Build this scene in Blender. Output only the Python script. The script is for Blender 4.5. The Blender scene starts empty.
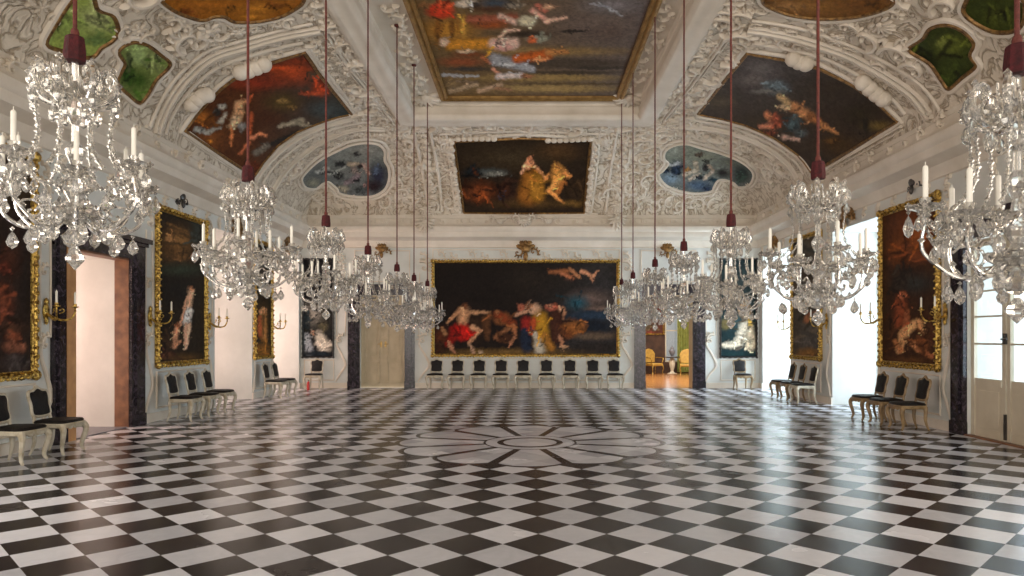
import bpy, math, random
import numpy as np
from mathutils import Vector, Matrix
from mathutils.geometry import delaunay_2d_cdt
PI = math.pi
random.seed(7)
SC = bpy.context.scene
COL = SC.collection

# ------------------------------------------------------------------ survey of the room (metres)
EYE = 1.68
F, VX, VY = 703.0, 530.0, 336.0          # focal length and vanishing point of the photograph, in pixels
WX = 7.4                                  # half width between the long walls
YB = 22.7                                 # back wall
YN = -0.6                                 # near end (behind the camera)
Z0, HC, PW, NC = 5.5, 2.0, 1.65, 4.0      # cove: springing height, rise, curve power, corner rounding
OL, OR_, OB = -7.15, 7.15, 22.45          # cove outer edge
IL, IR, IB = -3.5, 3.3, 19.1              # cove inner edge
BL, BR, BB = -3.1, 2.9, 18.7              # inner face of the ceiling beam
ZT = 8.0

def wallpt(px, side):                     # depth of a column on a long wall
    return WX * F / (VX - px if side < 0 else px - VX)
def backpt(px, py, Y=YB):
    return ((px - VX) * Y / F, Y, EYE + (VY - py) * Y / F)
def project(P):
    P = np.asarray(P, float)
    return np.stack([VX + F * P[:, 0] / P[:, 1], VY - F * (P[:, 2] - EYE) / P[:, 1]], 1)

def cove_u(x, y):
    a = np.maximum((x - OL) / (IL - OL), 1e-3)
    b = np.maximum((OR_ - x) / (OR_ - IR), 1e-3)
    c = np.maximum((OB - y) / (OB - IB), 1e-3)
    u = (a ** -NC + b ** -NC + c ** -NC) ** (-1.0 / NC)
    return np.clip(u * 1.0, 0, 1)
def cove_z(x, y):
    u = cove_u(x, y)
    return Z0 + HC * np.clip(1 - (1 - u) ** PW, 0, 1) ** (1 / PW)
def cove_n(x, y):
    e = 0.03
    zx = (cove_z(x + e, y) - cove_z(x - e, y)) / (2 * e)
    zy = (cove_z(x, y + e) - cove_z(x, y - e)) / (2 * e)
    n = np.stack([zx, zy, -np.ones_like(zx)], -1)
    return n / np.linalg.norm(n, axis=-1, keepdims=True)
def cove_hit(pts):
    """surveyed photograph points -> points on the cove and the normals there"""
    p = np.asarray(pts, float)
    d = np.stack([(p[:, 0] - VX) / F, np.ones(len(p)), (VY - p[:, 1]) / F], 1)
    lo = np.full(len(p), 3.0); hi = np.full(len(p), 23.0); done = np.zeros(len(p), bool)
    prev = lo.copy()
    for t in np.linspace(3, 23, 500):
        x, y, z = d[:, 0] * t, d[:, 1] * t, d[:, 2] * t + EYE
        out = (x < OL) | (x > OR_) | (y > OB)
        h = (~done) & (out | (z >= cove_z(x, y)))
        lo[h] = prev[h]; hi[h] = t; done |= h
        prev = np.where(done, prev, t)
    for _ in range(30):
        m = (lo + hi) / 2
        x, y, z = d[:, 0] * m, d[:, 1] * m, d[:, 2] * m + EYE
        out = (x < OL) | (x > OR_) | (y > OB) | (z >= cove_z(x, y))
        hi = np.where(out, m, hi); lo = np.where(out, lo, m)
    x, y = d[:, 0] * lo, d[:, 1] * lo
    x = np.clip(x, OL + .01, OR_ - .01); y = np.minimum(y, OB - .01)
    return np.stack([x, y, cove_z(x, y)], 1), cove_n(x, y)

# ------------------------------------------------------------------ mesh builder
class MB:
    def __init__(s): s.v = []; s.f = []
    def add(s, vs, fs):
        k = len(s.v); s.v.extend([tuple(v) for v in vs]); s.f.extend([tuple(i + k for i in f) for f in fs])
    def box(s, x0, x1, y0, y1, z0, z1):
        s.add([(x0,y0,z0),(x1,y0,z0),(x1,y1,z0),(x0,y1,z0),(x0,y0,z1),(x1,y0,z1),(x1,y1,z1),(x0,y1,z1)],
              [(0,3,2,1),(4,5,6,7),(0,1,5,4),(1,2,6,5),(2,3,7,6),(3,0,4,7)])
    def lathe(s, prof, n=16, c=(0,0,0), scal=0.0, k=8):
        vs = []
        for r, z in prof:
            for i in range(n):
                a = 2 * PI * i / n
                q = r * (1 + scal * math.cos(k * a))
                vs.append((c[0] + q * math.cos(a), c[1] + q * math.sin(a), c[2] + z))
        fs = []
        for j in range(len(prof) - 1):
            for i in range(n):
                i2 = (i + 1) % n
                fs.append((j*n+i, j*n+i2, (j+1)*n+i2, (j+1)*n+i))
        fs.append(tuple(range(n - 1, -1, -1))); fs.append(tuple((len(prof)-1)*n + i for i in range(n)))
        s.add(vs, fs)
    def tube(s, pts, r, n=8, r2=None, norms=None, closed=False, cap=True):
        """tube along pts; r is a number or a list (width), r2 the same across the normal"""
        m = len(pts); P = [Vector(p) for p in pts]
        R = r if isinstance(r, (list, tuple, np.ndarray)) else [r] * m
        R2 = R if r2 is None else (r2 if isinstance(r2, (list, tuple, np.ndarray)) else [r2] * m)
        vs = []; up = None
        for i in range(m):
            a = P[(i - 1) % m] if (closed or i > 0) else P[i]
            b = P[(i + 1) % m] if (closed or i < m - 1) else P[i]
            t = (b - a)
            if t.length < 1e-9: t = Vector((0, 0, 1))
            t.normalize()
            if norms is not None: u = Vector(norms[i])
            elif up is None:
                u = Vector((0, 0, 1)) if abs(t.z) < .9 else Vector((1, 0, 0))
            else: u = up
            u = u - t * u.dot(t)
            if u.length < 1e-6: u = t.orthogonal()
            u.normalize(); up = u
            w = t.cross(u)
            for k in range(n):
                q = 2 * PI * k / n
                vs.append(P[i] + w * (math.cos(q) * R[i]) + u * (math.sin(q) * R2[i]))
        fs = []
        for i in range(m if closed else m - 1):
            j = (i + 1) % m
            for k in range(n):
                k2 = (k + 1) % n
                fs.append((i*n+k, i*n+k2, j*n+k2, j*n+k))
        if not closed and cap:
            fs.append(tuple(range(n - 1, -1, -1))); fs.append(tuple((m-1)*n + k for k in range(n)))
        s.add(vs, fs)
    def blob(s, c, r, ax=None, n=6, m=4):
        """ellipsoid at c with radii r along the axes ax"""
        A = ax or (Vector((1,0,0)), Vector((0,1,0)), Vector((0,0,1)))
        c = Vector(c); vs = [c + A[2] * r[2]]
        for j in range(1, m):
            th = PI * j / m
            for i in range(n):
                a = 2 * PI * i / n
                vs.append(c + A[0]*(r[0]*math.sin(th)*math.cos(a)) + A[1]*(r[1]*math.sin(th)*math.sin(a)) + A[2]*(r[2]*math.cos(th)))
        vs.append(c - A[2] * r[2])
        fs = [(0, 1+i, 1+(i+1) % n) for i in range(n)]
        for j in range(m - 2):
            for i in range(n):
                i2 = (i+1) % n
                fs.append((1+j*n+i, 1+(j+1)*n+i, 1+(j+1)*n+i2, 1+j*n+i2))
        L = len(vs) - 1; b = 1 + (m-2)*n
        fs += [(L, b+(i+1) % n, b+i) for i in range(n)]
        s.add(vs, fs)
    def prism(s, poly, axis_o, ax_u, ax_v, ax_n, t0, t1):
        o, U, V, N = Vector(axis_o), Vector(ax_u), Vector(ax_v), Vector(ax_n)
        k = len(poly)
        vs = [o + U*p[0] + V*p[1] + N*t0 for p in poly] + [o + U*p[0] + V*p[1] + N*t1 for p in poly]
        s.add(vs, [tuple(range(k-1,-1,-1)), tuple(range(k, 2*k))] + [(i, (i+1) % k, k+(i+1) % k, k+i) for i in range(k)])
    def sweep_rect(s, prof, x0, x1, y0, y1, closed):
        """profile (offset inwards, z) around a rectangle; open: left wall, back wall, right wall"""
        vs = []
        for o, z in prof:
            if closed: vs += [(x0+o,y0+o,z),(x0+o,y1-o,z),(x1-o,y1-o,z),(x1-o,y0+o,z)]
            else: vs += [(x0+o,y0,z),(x0+o,y1-o,z),(x1-o,y1-o,z),(x1-o,y0,z)]
        fs = []
        for j in range(len(prof)-1):
            for i in range(4 if closed else 3):
                i2 = (i+1) % 4
                fs.append((j*4+i, j*4+i2, (j+1)*4+i2, (j+1)*4+i))
        s.add(vs, fs)
    def build(s, name, mat, parent=None, smooth=True, kind=None, loc=None, bevel=0):
        me = bpy.data.meshes.new(name); me.from_pydata([tuple(v) for v in s.v], [], s.f); me.update()
        me.materials.append(mat)
        if smooth:
            me.polygons.foreach_set('use_smooth', [True] * len(me.polygons))
            me.set_sharp_from_angle(angle=math.radians(38))
        o = bpy.data.objects.new(name, me); COL.objects.link(o)
        if parent: o.parent = parent
        if kind: o['kind'] = kind
        if loc: o.location = loc
        if bevel:
            b = o.modifiers.new('bevel', 'BEVEL'); b.width = bevel; b.segments = 2; b.limit_method = 'ANGLE'
        return o

def thing(name, label, cat, loc=(0,0,0), rz=0, group=None):
    o = bpy.data.objects.new(name, None); COL.objects.link(o)
    o.empty_display_size = .1; o.location = loc; o.rotation_euler = (0, 0, rz)
    o['label'] = label; o['category'] = cat
    if group: o['group'] = group
    return o
def tag(o, label, cat, group=None):
    o['label'] = label; o['category'] = cat
    if group: o['group'] = group
    return o
def copy_tree(o, parent=None):
    c = o.copy(); COL.objects.link(c)
    if parent: c.parent = parent
    for ch in list(o.children): copy_tree(ch, c)
    return c
def struct_root(name, loc=(0,0,0)):
    o = bpy.data.objects.new(name, None); COL.objects.link(o); o.location = loc; o['kind'] = 'structure'
    return o

def crom(pts, n=6, closed=False):
    P = [np.asarray(p, float) for p in pts]; m = len(P); out = []
    for i in range(m if closed else m - 1):
        a = P[(i-1) % m] if (closed or i > 0) else P[0]*2 - P[1]
        b, c = P[i], P[(i+1) % m]
        d = P[(i+2) % m] if (closed or i < m - 2) else P[-1]*2 - P[-2]
        for k in range(n):
            t = k / n
            out.append(.5*((2*b) + (c-a)*t + (2*a-5*b+4*c-d)*t*t + (3*b-a-3*c+d)*t**3))
    if not closed: out.append(P[-1])
    return np.array(out)

# ------------------------------------------------------------------ materials
def new_mat(name):
    m = bpy.data.materials.new(name); m.use_nodes = True
    nt = m.node_tree; nt.nodes.clear()
    out = nt.nodes.new('ShaderNodeOutputMaterial')
    return m, nt, out
def N(nt, t, **kw):
    n = nt.nodes.new(t)
    for k, v in kw.items():
        if k in n.inputs: n.inputs[k].default_value = v
        else: setattr(n, k, v)
    return n
def ramp(nt, stops):
    r = nt.nodes.new('ShaderNodeValToRGB'); e = r.color_ramp.elements
    while len(e) < len(stops): e.new(.5)
    for i, (p, c) in enumerate(stops):
        e[i].position = p; e[i].color = (*c, 1) if len(c) == 3 else c
    return r
def simple(name, col, col2=None, rough=.5, metal=0, scale=8, bump=.0, bscale=30, spec=.5, coat=0, detail=4, trans=0, lo=.35, hi=.7):
    m, nt, out = new_mat(name); L = nt.links.new
    p = N(nt, 'ShaderNodeBsdfPrincipled'); L(p.outputs[0], out.inputs[0])
    p.inputs['Roughness'].default_value = rough; p.inputs['Metallic'].default_value = metal
    p.inputs['Specular IOR Level'].default_value = spec; p.inputs['Coat Weight'].default_value = coat
    p.inputs['Transmission Weight'].default_value = trans
    tc = N(nt, 'ShaderNodeTexCoord')
    nz = N(nt, 'ShaderNodeTexNoise', Scale=scale, Detail=detail); L(tc.outputs['Object'], nz.inputs['Vector'])
    r = ramp(nt, [(lo, col), (hi, col2 or tuple(c*.8 for c in col))]); L(nz.outputs[0], r.inputs[0]); L(r.outputs[0], p.inputs['Base Color'])
    if bump:
        nb = N(nt, 'ShaderNodeTexNoise', Scale=bscale, Detail=5); L(tc.outputs['Object'], nb.inputs['Vector'])
        b = N(nt, 'ShaderNodeBump', Strength=bump, Distance=.02); L(nb.outputs[0], b.inputs['Height']); L(b.outputs[0], p.inputs['Normal'])
    return m

def mat_floor():
    m, nt, out = new_mat('chequered_marble'); L = nt.links.new
    p = N(nt, 'ShaderNodeBsdfPrincipled'); L(p.outputs[0], out.inputs[0])
    tc = N(nt, 'ShaderNodeTexCoord'); sp = N(nt, 'ShaderNodeSeparateXYZ'); L(tc.outputs['Object'], sp.inputs[0])
    def M(op, a, b=None, c=None):
        n = nt.nodes.new('ShaderNodeMath'); n.operation = op
        for i, v in enumerate((a, b, c)):
            if v is None: continue
            if isinstance(v, (int, float)): n.inputs[i].default_value = v
            else: L(v, n.inputs[i])
        return n.outputs[0]
    W = .58; xo, yo = .07, 5.097
    x = M('SUBTRACT', sp.outputs[0], xo); y = M('SUBTRACT', sp.outputs[1], yo)
    a = M('ADD', M('DIVIDE', M('ADD', x, y), W), .5); b = M('ADD', M('DIVIDE', M('SUBTRACT', x, y), W), .5)
    fa, fb = M('FLOOR', a), M('FLOOR', b)
    par = M('FLOORED_MODULO', M('ADD', fa, fb), 2.0)                    # 0 dark, 1 light
    ga, gb = M('ABSOLUTE', M('SUBTRACT', M('SUBTRACT', a, fa), .5)), M('ABSOLUTE', M('SUBTRACT', M('SUBTRACT', b, fb), .5))
    grout = M('GREATER_THAN', M('MAXIMUM', ga, gb), .4955)
    cmb = N(nt, 'ShaderNodeCombineXYZ'); L(fa, cmb.inputs[0]); L(fb, cmb.inputs[1])
    wn = N(nt, 'ShaderNodeTexWhiteNoise'); L(cmb.outputs[0], wn.inputs['Vector'])
    nz = N(nt, 'ShaderNodeTexNoise', Scale=5.0, Detail=8, Roughness=.65, Distortion=1.2); L(tc.outputs['Object'], nz.inputs['Vector'])
    var = M('ADD', M('MULTIPLY', wn.outputs[0], .55), M('MULTIPLY', nz.outputs[0], .45))
    rl = ramp(nt, [(.2, (.46, .465, .50)), (.75, (.72, .72, .76))]); L(var, rl.inputs[0])
    rd = ramp(nt, [(.2, (.008, .008, .010)), (.8, (.030, .024, .024))]); L(var, rd.inputs[0])
    # rosette
    X, Y = M('SUBTRACT', sp.outputs[0], .0), M('SUBTRACT', sp.outputs[1], 11.12)
    r = M('SQRT', M('ADD', M('MULTIPLY', X, X), M('MULTIPLY', Y, Y)))
    ang = M('ARCTAN2', Y, X)
    seg = M('DIVIDE', M('ADD', ang, PI/12 + PI), PI / 6)                  # twelve petals
    fr = M('ABSOLUTE', M('SUBTRACT', M('FRACT', seg), .5))                # 0 mid petal, .5 at the ray
    cth = M('COSINE', M('MULTIPLY', fr, PI))                              # 1 mid, 0 ray
    edge = M('ADD', 1.86, M('MULTIPLY', M('POWER', cth, .6), .28))
    inside = M('LESS_THAN', r, edge)
    rim = M('GREATER_THAN', r, M('SUBTRACT', edge, .085))
    arc = M('MULTIPLY', M('SUBTRACT', .5, fr), M('MULTIPLY', r, PI / 6))
    ray = M('MULTIPLY', M('LESS_THAN', arc, M('ADD', .045, M('MULTIPLY', r, .014))), M('GREATER_THAN', r, .72))
    ring = M('MULTIPLY', M('GREATER_THAN', r, .42), M('LESS_THAN', r, .52))
    ring2 = M('MULTIPLY', M('GREATER_THAN', r, .70), M('LESS_THAN', r, .735))
    dk = M('MINIMUM', M('ADD', M('ADD', rim, ray), M('ADD', ring, ring2)), 1.0)
    light = M('ADD', M('MULTIPLY', inside, M('SUBTRACT', 1.0, dk)), M('MULTIPLY', M('SUBTRACT', 1.0, inside), par))
    mx = N(nt, 'ShaderNodeMix', data_type='RGBA'); L(light, mx.inputs[0]); L(rd.outputs[0], mx.inputs[6]); L(rl.outputs[0], mx.inputs[7])
    g2 = M('MULTIPLY', grout, M('SUBTRACT', 1.0, inside))
    mg = N(nt, 'ShaderNodeMix', data_type='RGBA'); L(M('MULTIPLY', g2, .6), mg.inputs[0]); L(mx.outputs[2], mg.inputs[6]); mg.inputs[7].default_value = (.12, .11, .10, 1)
    L(mg.outputs[2], p.inputs['Base Color'])
    n2 = N(nt, 'ShaderNodeTexNoise', Scale=1.3, Detail=6); L(tc.outputs['Object'], n2.inputs['Vector'])
    L(M('ADD', .17, M('ADD', M('MULTIPLY', n2.outputs[0], .10), M('MULTIPLY', wn.outputs[0], .05))), p.inputs['Roughness'])
    n3 = N(nt, 'ShaderNodeTexNoise', Scale=2.2, Detail=3); L(tc.outputs['Object'], n3.inputs['Vector'])
    bp = N(nt, 'ShaderNodeBump', Strength=.03, Distance=.02); L(n3.outputs[0], bp.inputs['Height']); L(bp.outputs[0], p.inputs['Normal'])
    p.inputs['Specular IOR Level'].default_value = .28
    return m

def mat_stucco(name, col, col2, ornament=0.0, scale=5.0):
    """white stucco; ornament adds a low scrolling relief with shade painted dark in its hollows"""
    m, nt, out = new_mat(name); L = nt.links.new
    p = N(nt, 'ShaderNodeBsdfPrincipled', Roughness=.62); L(p.outputs[0], out.inputs[0])
    p.inputs['Specular IOR Level'].default_value = .3
    tc = N(nt, 'ShaderNodeTexCoord')
    nz = N(nt, 'ShaderNodeTexNoise', Scale=1.4, Detail=7, Roughness=.6); L(tc.outputs['Object'], nz.inputs['Vector'])
    r = ramp(nt, [(.3, col), (.72, col2)]); L(nz.outputs[0], r.inputs[0])
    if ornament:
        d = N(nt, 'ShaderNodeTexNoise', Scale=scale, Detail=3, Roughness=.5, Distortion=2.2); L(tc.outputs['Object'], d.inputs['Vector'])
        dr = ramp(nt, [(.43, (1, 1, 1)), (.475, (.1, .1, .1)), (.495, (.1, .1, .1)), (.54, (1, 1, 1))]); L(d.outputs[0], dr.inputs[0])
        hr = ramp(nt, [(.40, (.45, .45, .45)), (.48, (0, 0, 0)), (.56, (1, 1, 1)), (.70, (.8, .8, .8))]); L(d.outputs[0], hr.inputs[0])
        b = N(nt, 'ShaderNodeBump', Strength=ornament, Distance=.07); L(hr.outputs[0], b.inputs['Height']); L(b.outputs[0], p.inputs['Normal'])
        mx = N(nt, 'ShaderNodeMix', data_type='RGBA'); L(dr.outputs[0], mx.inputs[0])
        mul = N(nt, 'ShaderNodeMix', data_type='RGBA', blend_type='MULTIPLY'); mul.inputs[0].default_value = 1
        L(r.outputs[0], mul.inputs[6]); mul.inputs[7].default_value = (.62, .56, .48, 1)  # darker tint imitates crevice shade in the base colour
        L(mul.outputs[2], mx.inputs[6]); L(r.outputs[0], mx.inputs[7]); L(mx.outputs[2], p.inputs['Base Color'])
    else:
        L(r.outputs[0], p.inputs['Base Color'])
        b = N(nt, 'ShaderNodeBump', Strength=.15, Distance=.01)
        n2 = N(nt, 'ShaderNodeTexNoise', Scale=25, Detail=4); L(tc.outputs['Object'], n2.inputs['Vector'])
        L(n2.outputs[0], b.inputs['Height']); L(b.outputs[0], p.inputs['Normal'])
    return m

def mat_canvas():
    m, nt, out = new_mat('oil_painting'); L = nt.links.new
    p = N(nt, 'ShaderNodeBsdfPrincipled', Roughness=.55); L(p.outputs[0], out.inputs[0])
    p.inputs['Specular IOR Level'].default_value = .10
    at = N(nt, 'ShaderNodeAttribute', attribute_name='paint')
    tc = N(nt, 'ShaderNodeTexCoord')
    nz = N(nt, 'ShaderNodeTexNoise', Scale=9, Detail=6, Roughness=.7, Distortion=1.0); L(tc.outputs['Object'], nz.inputs['Vector'])
    r = ramp(nt, [(.3, (.62, .62, .62)), (.7, (1.3, 1.3, 1.3))]); L(nz.outputs[0], r.inputs[0])
    mu = N(nt, 'ShaderNodeMix', data_type='RGBA', blend_type='MULTIPLY'); mu.inputs[0].default_value = 1
    L(at.outputs['Color'], mu.inputs[6]); L(r.outputs[0], mu.inputs[7]); L(mu.outputs[2], p.inputs['Base Color'])
    return m

def mat_crystal(name='crystal', tint=(.985, .965, .93), w=.10):
    m, nt, out = new_mat(name); L = nt.links.new
    g = N(nt, 'ShaderNodeBsdfGlass', IOR=1.52, Roughness=.03, Color=(*tint, 1))
    s = N(nt, 'ShaderNodeBsdfGlossy', Roughness=.08, Color=(.8, .8, .78, 1))
    d = N(nt, 'ShaderNodeBsdfTranslucent', Color=(.95, .96, .97, 1))
    d2 = N(nt, 'ShaderNodeBsdfDiffuse', Color=(.93, .93, .92, 1))
    tc = N(nt, 'ShaderNodeTexCoord'); nz = N(nt, 'ShaderNodeTexNoise', Scale=30, Detail=2); L(tc.outputs['Object'], nz.inputs['Vector'])
    r = ramp(nt, [(.42, (.05, .05, .05)), (.6, (w*1.8, w*1.8, w*1.8))]); L(nz.outputs[0], r.inputs[0])
    m0 = N(nt, 'ShaderNodeMixShader', Fac=.5); L(d.outputs[0], m0.inputs[1]); L(d2.outputs[0], m0.inputs[2])
    m1 = N(nt, 'ShaderNodeMixShader', Fac=.18); L(g.outputs[0], m1.inputs[1]); L(s.outputs[0], m1.inputs[2])
    m2 = N(nt, 'ShaderNodeMixShader'); L(r.outputs[0], m2.inputs[0]); L(m1.outputs[0], m2.inputs[1]); L(m0.outputs[0], m2.inputs[2])
    L(m2.outputs[0], out.inputs[0])
    return m

def mat_pane():
    m, nt, out = new_mat('window_glass'); L = nt.links.new
    t = N(nt, 'ShaderNodeBsdfTransparent', Color=(.93, .96, .97, 1)); g = N(nt, 'ShaderNodeBsdfGlossy', Roughness=.02)
    tc = N(nt, 'ShaderNodeTexCoord'); nz = N(nt, 'ShaderNodeTexNoise', Scale=3); L(tc.outputs['Object'], nz.inputs['Vector'])
    r = ramp(nt, [(.3, (.05, .05, .05)), (.7, (.09, .09, .09))]); L(nz.outputs[0], r.inputs[0])
    mx = N(nt, 'ShaderNodeMixShader'); L(r.outputs[0], mx.inputs[0]); L(t.outputs[0], mx.inputs[1]); L(g.outputs[0], mx.inputs[2]); L(mx.outputs[0], out.inputs[0])
    return m

def mat_marble():
    m, nt, out = new_mat('dark_marble'); L = nt.links.new
    p = N(nt, 'ShaderNodeBsdfPrincipled', Roughness=.18); L(p.outputs[0], out.inputs[0])
    tc = N(nt, 'ShaderNodeTexCoord')
    nz = N(nt, 'ShaderNodeTexNoise', Scale=4.5, Detail=9, Roughness=.7, Distortion=2.5); L(tc.outputs['Object'], nz.inputs['Vector'])
    r = ramp(nt, [(.40, (.010, .008, .010)), (.54, (.028, .022, .030)), (.60, (.085, .065, .085)), (.66, (.024, .019, .026))]); L(nz.outputs[0], r.inputs[0])
    L(r.outputs[0], p.inputs['Base Color'])
    return m

def mat_parquet():
    m, nt, out = new_mat('oak_parquet'); L = nt.links.new
    p = N(nt, 'ShaderNodeBsdfPrincipled', Roughness=.22); L(p.outputs[0], out.inputs[0])
    tc = N(nt, 'ShaderNodeTexCoord')
    br = N(nt, 'ShaderNodeTexBrick', Scale=2.0); L(tc.outputs['Object'], br.inputs['Vector'])
    br.inputs['Color1'].default_value = (.50, .22, .07, 1); br.inputs['Color2'].default_value = (.42, .17, .05, 1); br.inputs['Mortar'].default_value = (.2, .08, .03, 1)
    br.inputs['Mortar Size'].default_value = .008
    L(br.outputs[0], p.inputs['Base Color'])
    return m

M = dict(
    floor=mat_floor(),
    wall=mat_stucco('wall_stucco', (.75, .755, .71), (.63, .64, .595)),
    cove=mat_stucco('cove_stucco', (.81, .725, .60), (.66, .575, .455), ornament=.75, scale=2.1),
    relief=mat_stucco('relief_stucco', (.85, .775, .665), (.62, .54, .43)),
    smooth=mat_stucco('moulding_stucco', (.83, .755, .65), (.68, .605, .495)),
    reveal=mat_stucco('reveal_plaster', (.86, .85, .84), (.82, .81, .80)),
    canvas=mat_canvas(), crystal=mat_crystal(), pane=mat_pane(), marble=mat_marble(), parquet=mat_parquet(),
    gold=simple('carved_gilding', (.82, .56, .14), (.16, .085, .02), rough=.36, metal=.8, scale=24, bump=.9, bscale=26, lo=.40, hi=.60),
    oldgold=simple('dull_gilding', (.34, .19, .06), (.10, .05, .02), rough=.4, metal=.6, scale=14, bump=.6, bscale=20),
    brass=simple('brass', (.62, .42, .16), (.35, .22, .08), rough=.3, metal=.9, scale=15),
    wax=simple('candle_wax', (.90, .87, .78), (.84, .80, .70), rough=.45, scale=12),
    rope=simple('red_rope', (.15, .032, .022), (.08, .018, .013), rough=.8, scale=40, bump=.6, bscale=90),
    velvet=simple('red_velvet', (.075, .006, .008), (.03, .003, .004), rough=.9, scale=30, bump=.5, bscale=70),
    chairwood=simple('painted_chair_wood', (.58, .53, .42), (.36, .29, .18), rough=.42, scale=9, bump=.15, bscale=40, lo=.42, hi=.72),
    chairdark=simple('worn_gilt_chair_wood', (.34, .23, .11), (.16, .10, .045), rough=.42, scale=9, bump=.15, bscale=40),
    leather=simple('black_leather', (.014, .011, .010), (.006, .005, .005), rough=.5, spec=.22, scale=14, bump=.25, bscale=60),
    paint=simple('cream_door_paint', (.52, .43, .28), (.42, .34, .21), rough=.4, scale=3),
    whitepaint=simple('white_door_paint', (.66, .59, .45), (.58, .51, .38), rough=.4, scale=3),
    wood=simple('brown_wood', (.26, .12, .055), (.13, .055, .028), rough=.45, scale=6, bump=.2, bscale=25),
    paleoak=simple('honey_wood', (.62, .33, .13), (.48, .24, .09), rough=.45, scale=6, bump=.2, bscale=25),
    greystone=simple('grey_stone', (.20, .20, .22), (.13, .13, .15), rough=.4, scale=4),
    steel=simple('dark_steel', (.12, .11, .10), (.06, .06, .06), rough=.35, metal=.8, scale=12),
    red=simple('red_enamel', (.55, .02, .015), (.45, .015, .012), rough=.25, scale=5),
    green=simple('green_damask', (.34, .36, .09), (.20, .23, .05), rough=.75, scale=7, detail=6, bump=.2),
    yellow=simple('yellow_silk', (.58, .36, .07), (.40, .22, .04), rough=.55, scale=9, bump=.2),
    brownwall=simple('brown_tapestry', (.10, .05, .03), (.04, .022, .016), rough=.8, scale=3, detail=8),
)
# ------------------------------------------------------------------ painter: pictures are brushed onto the vertices of their canvas
def lin(c): 
    c = np.asarray(c, float) / 255.0
    return np.where(c <= .04045, c / 12.92, ((c + .055) / 1.055) ** 2.4)
_rng = np.random.default_rng(11); _T = _rng.random((256, 256))
def vnoise(x, y):
    xi, yi = np.floor(x).astype(int), np.floor(y).astype(int); fx, fy = x - xi, y - yi
    fx = fx*fx*(3-2*fx); fy = fy*fy*(3-2*fy)
    g = lambda a, b: _T[a % 256, b % 256]
    return (g(xi, yi)*(1-fx) + g(xi+1, yi)*fx)*(1-fy) + (g(xi, yi+1)*(1-fx) + g(xi+1, yi+1)*fx)*fy
def fbm(x, y): return (vnoise(x, y) + .5*vnoise(2.1*x+7, 2.1*y+3) + .25*vnoise(4.3*x+1, 4.3*y+9)) / 1.75
def brush(P, base, strokes, zoom=(0, 0, 1.0), gain=1.25, warp=3.0, wscale=.09, mottle=.5, seed=0):
    gain = gain*1.0; mottle = mottle*1.7
    """P: canvas points; strokes: e ellipse, c capsule, g gradient, in the units of the survey crop 'zoom'"""
    Q = (np.asarray(P, float) - np.array(zoom[:2])) * zoom[2]
    px, py = P[:, 0], P[:, 1]; w = warp * zoom[2] / 4.0
    Q = Q + np.stack([vnoise(px*wscale*4+seed, py*wscale*4) - .5, vnoise(px*wscale*4+50+seed, py*wscale*4+20) - .5], 1) * w * 2.2
    Q = Q + np.stack([vnoise(px*1.1+seed, py*1.1+9) - .5, vnoise(px*1.1+31+seed, py*1.1) - .5], 1) * w * 2.0
    C = np.tile(lin(base), (len(P), 1))
    # small touches of the brush round every form
    rb = random.Random(seed*7+1); touches = []; forms = [s for s in strokes if s[0] == 'c' or (s[0] == 'e' and max(s[3], s[4]) < 75)] or [s for s in strokes if s[0] == 'e']
    for _ in range(min(170, 7*len(forms))):
        s = rb.choice(forms)
        if s[0] == 'e': cx, cy, r, c = s[1], s[2], (s[3]*s[4])**.5, s[5]; cx += rb.gauss(0, s[3]*.6); cy += rb.gauss(0, s[4]*.6)
        else:
            f = rb.random(); cx, cy, r, c = s[1]+(s[3]-s[1])*f, s[2]+(s[4]-s[2])*f, (s[5]+s[6])*.5, s[7]; cx += rb.gauss(0, r*.7); cy += rb.gauss(0, r*.7)
        r = min(r, 40); g = rb.choice((.5, .65, .8, 1.15, 1.3)); a = rb.uniform(0, 3.14); l = r*rb.uniform(.3, .9); w_ = max(r*rb.uniform(.10, .22), 1.1*zoom[2]/4)
        touches.append(('c', cx-math.cos(a)*l, cy-math.sin(a)*l, cx+math.cos(a)*l, cy+math.sin(a)*l, w_, w_*.5, tuple(min(255, q*g) for q in c), .6))
    for s in list(strokes) + touches:
        k = s[0]
        if k == 'e':
            _, cx, cy, rx, ry, col = s[:6]; soft = s[6] if len(s) > 6 else .35
            d = np.hypot((Q[:, 0]-cx)/rx, (Q[:, 1]-cy)/ry); a = np.clip((1.15-d)/(soft+.15), 0, 1)
        elif k == 'c':
            _, x0, y0, x1, y1, r0, r1, col = s[:8]; soft = s[8] if len(s) > 8 else .4
            v = np.array([x1-x0, y1-y0], float); t = np.clip(((Q[:, 0]-x0)*v[0] + (Q[:, 1]-y0)*v[1]) / (v@v), 0, 1)
            d = np.hypot(Q[:, 0]-x0-t*v[0], Q[:, 1]-y0-t*v[1]) / (r0+(r1-r0)*t); a = np.clip((1.2-d)/(soft+.25), 0, 1)
            sh = np.clip(.62 + .55*(1-d), .38, 1.12)
        elif k == 'g':
            _, x0, y0, x1, y1, col = s[:6]
            v = np.array([x1-x0, y1-y0], float); a = np.clip(((Q[:, 0]-x0)*v[0] + (Q[:, 1]-y0)*v[1]) / (v@v), 0, 1)
        c = np.tile(lin(col), (len(P), 1))
        if k == 'c': c = c * sh[:, None]
        if k == 'e': c = c * np.clip(.8 + .45*(1-d), .6, 1.2)[:, None]
        C = C*(1-a[:, None]) + c*a[:, None]
    f = fbm(px*.33+seed*3, py*.33+5)
    f2 = vnoise(px*.9+py*.35+seed, py*1.3-px*.3)
    C = C * (1 - mottle/2 + mottle*(f*.7+f2*.3)*1.1)[:, None] * gain
    return np.clip(C, 0, 1)

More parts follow.
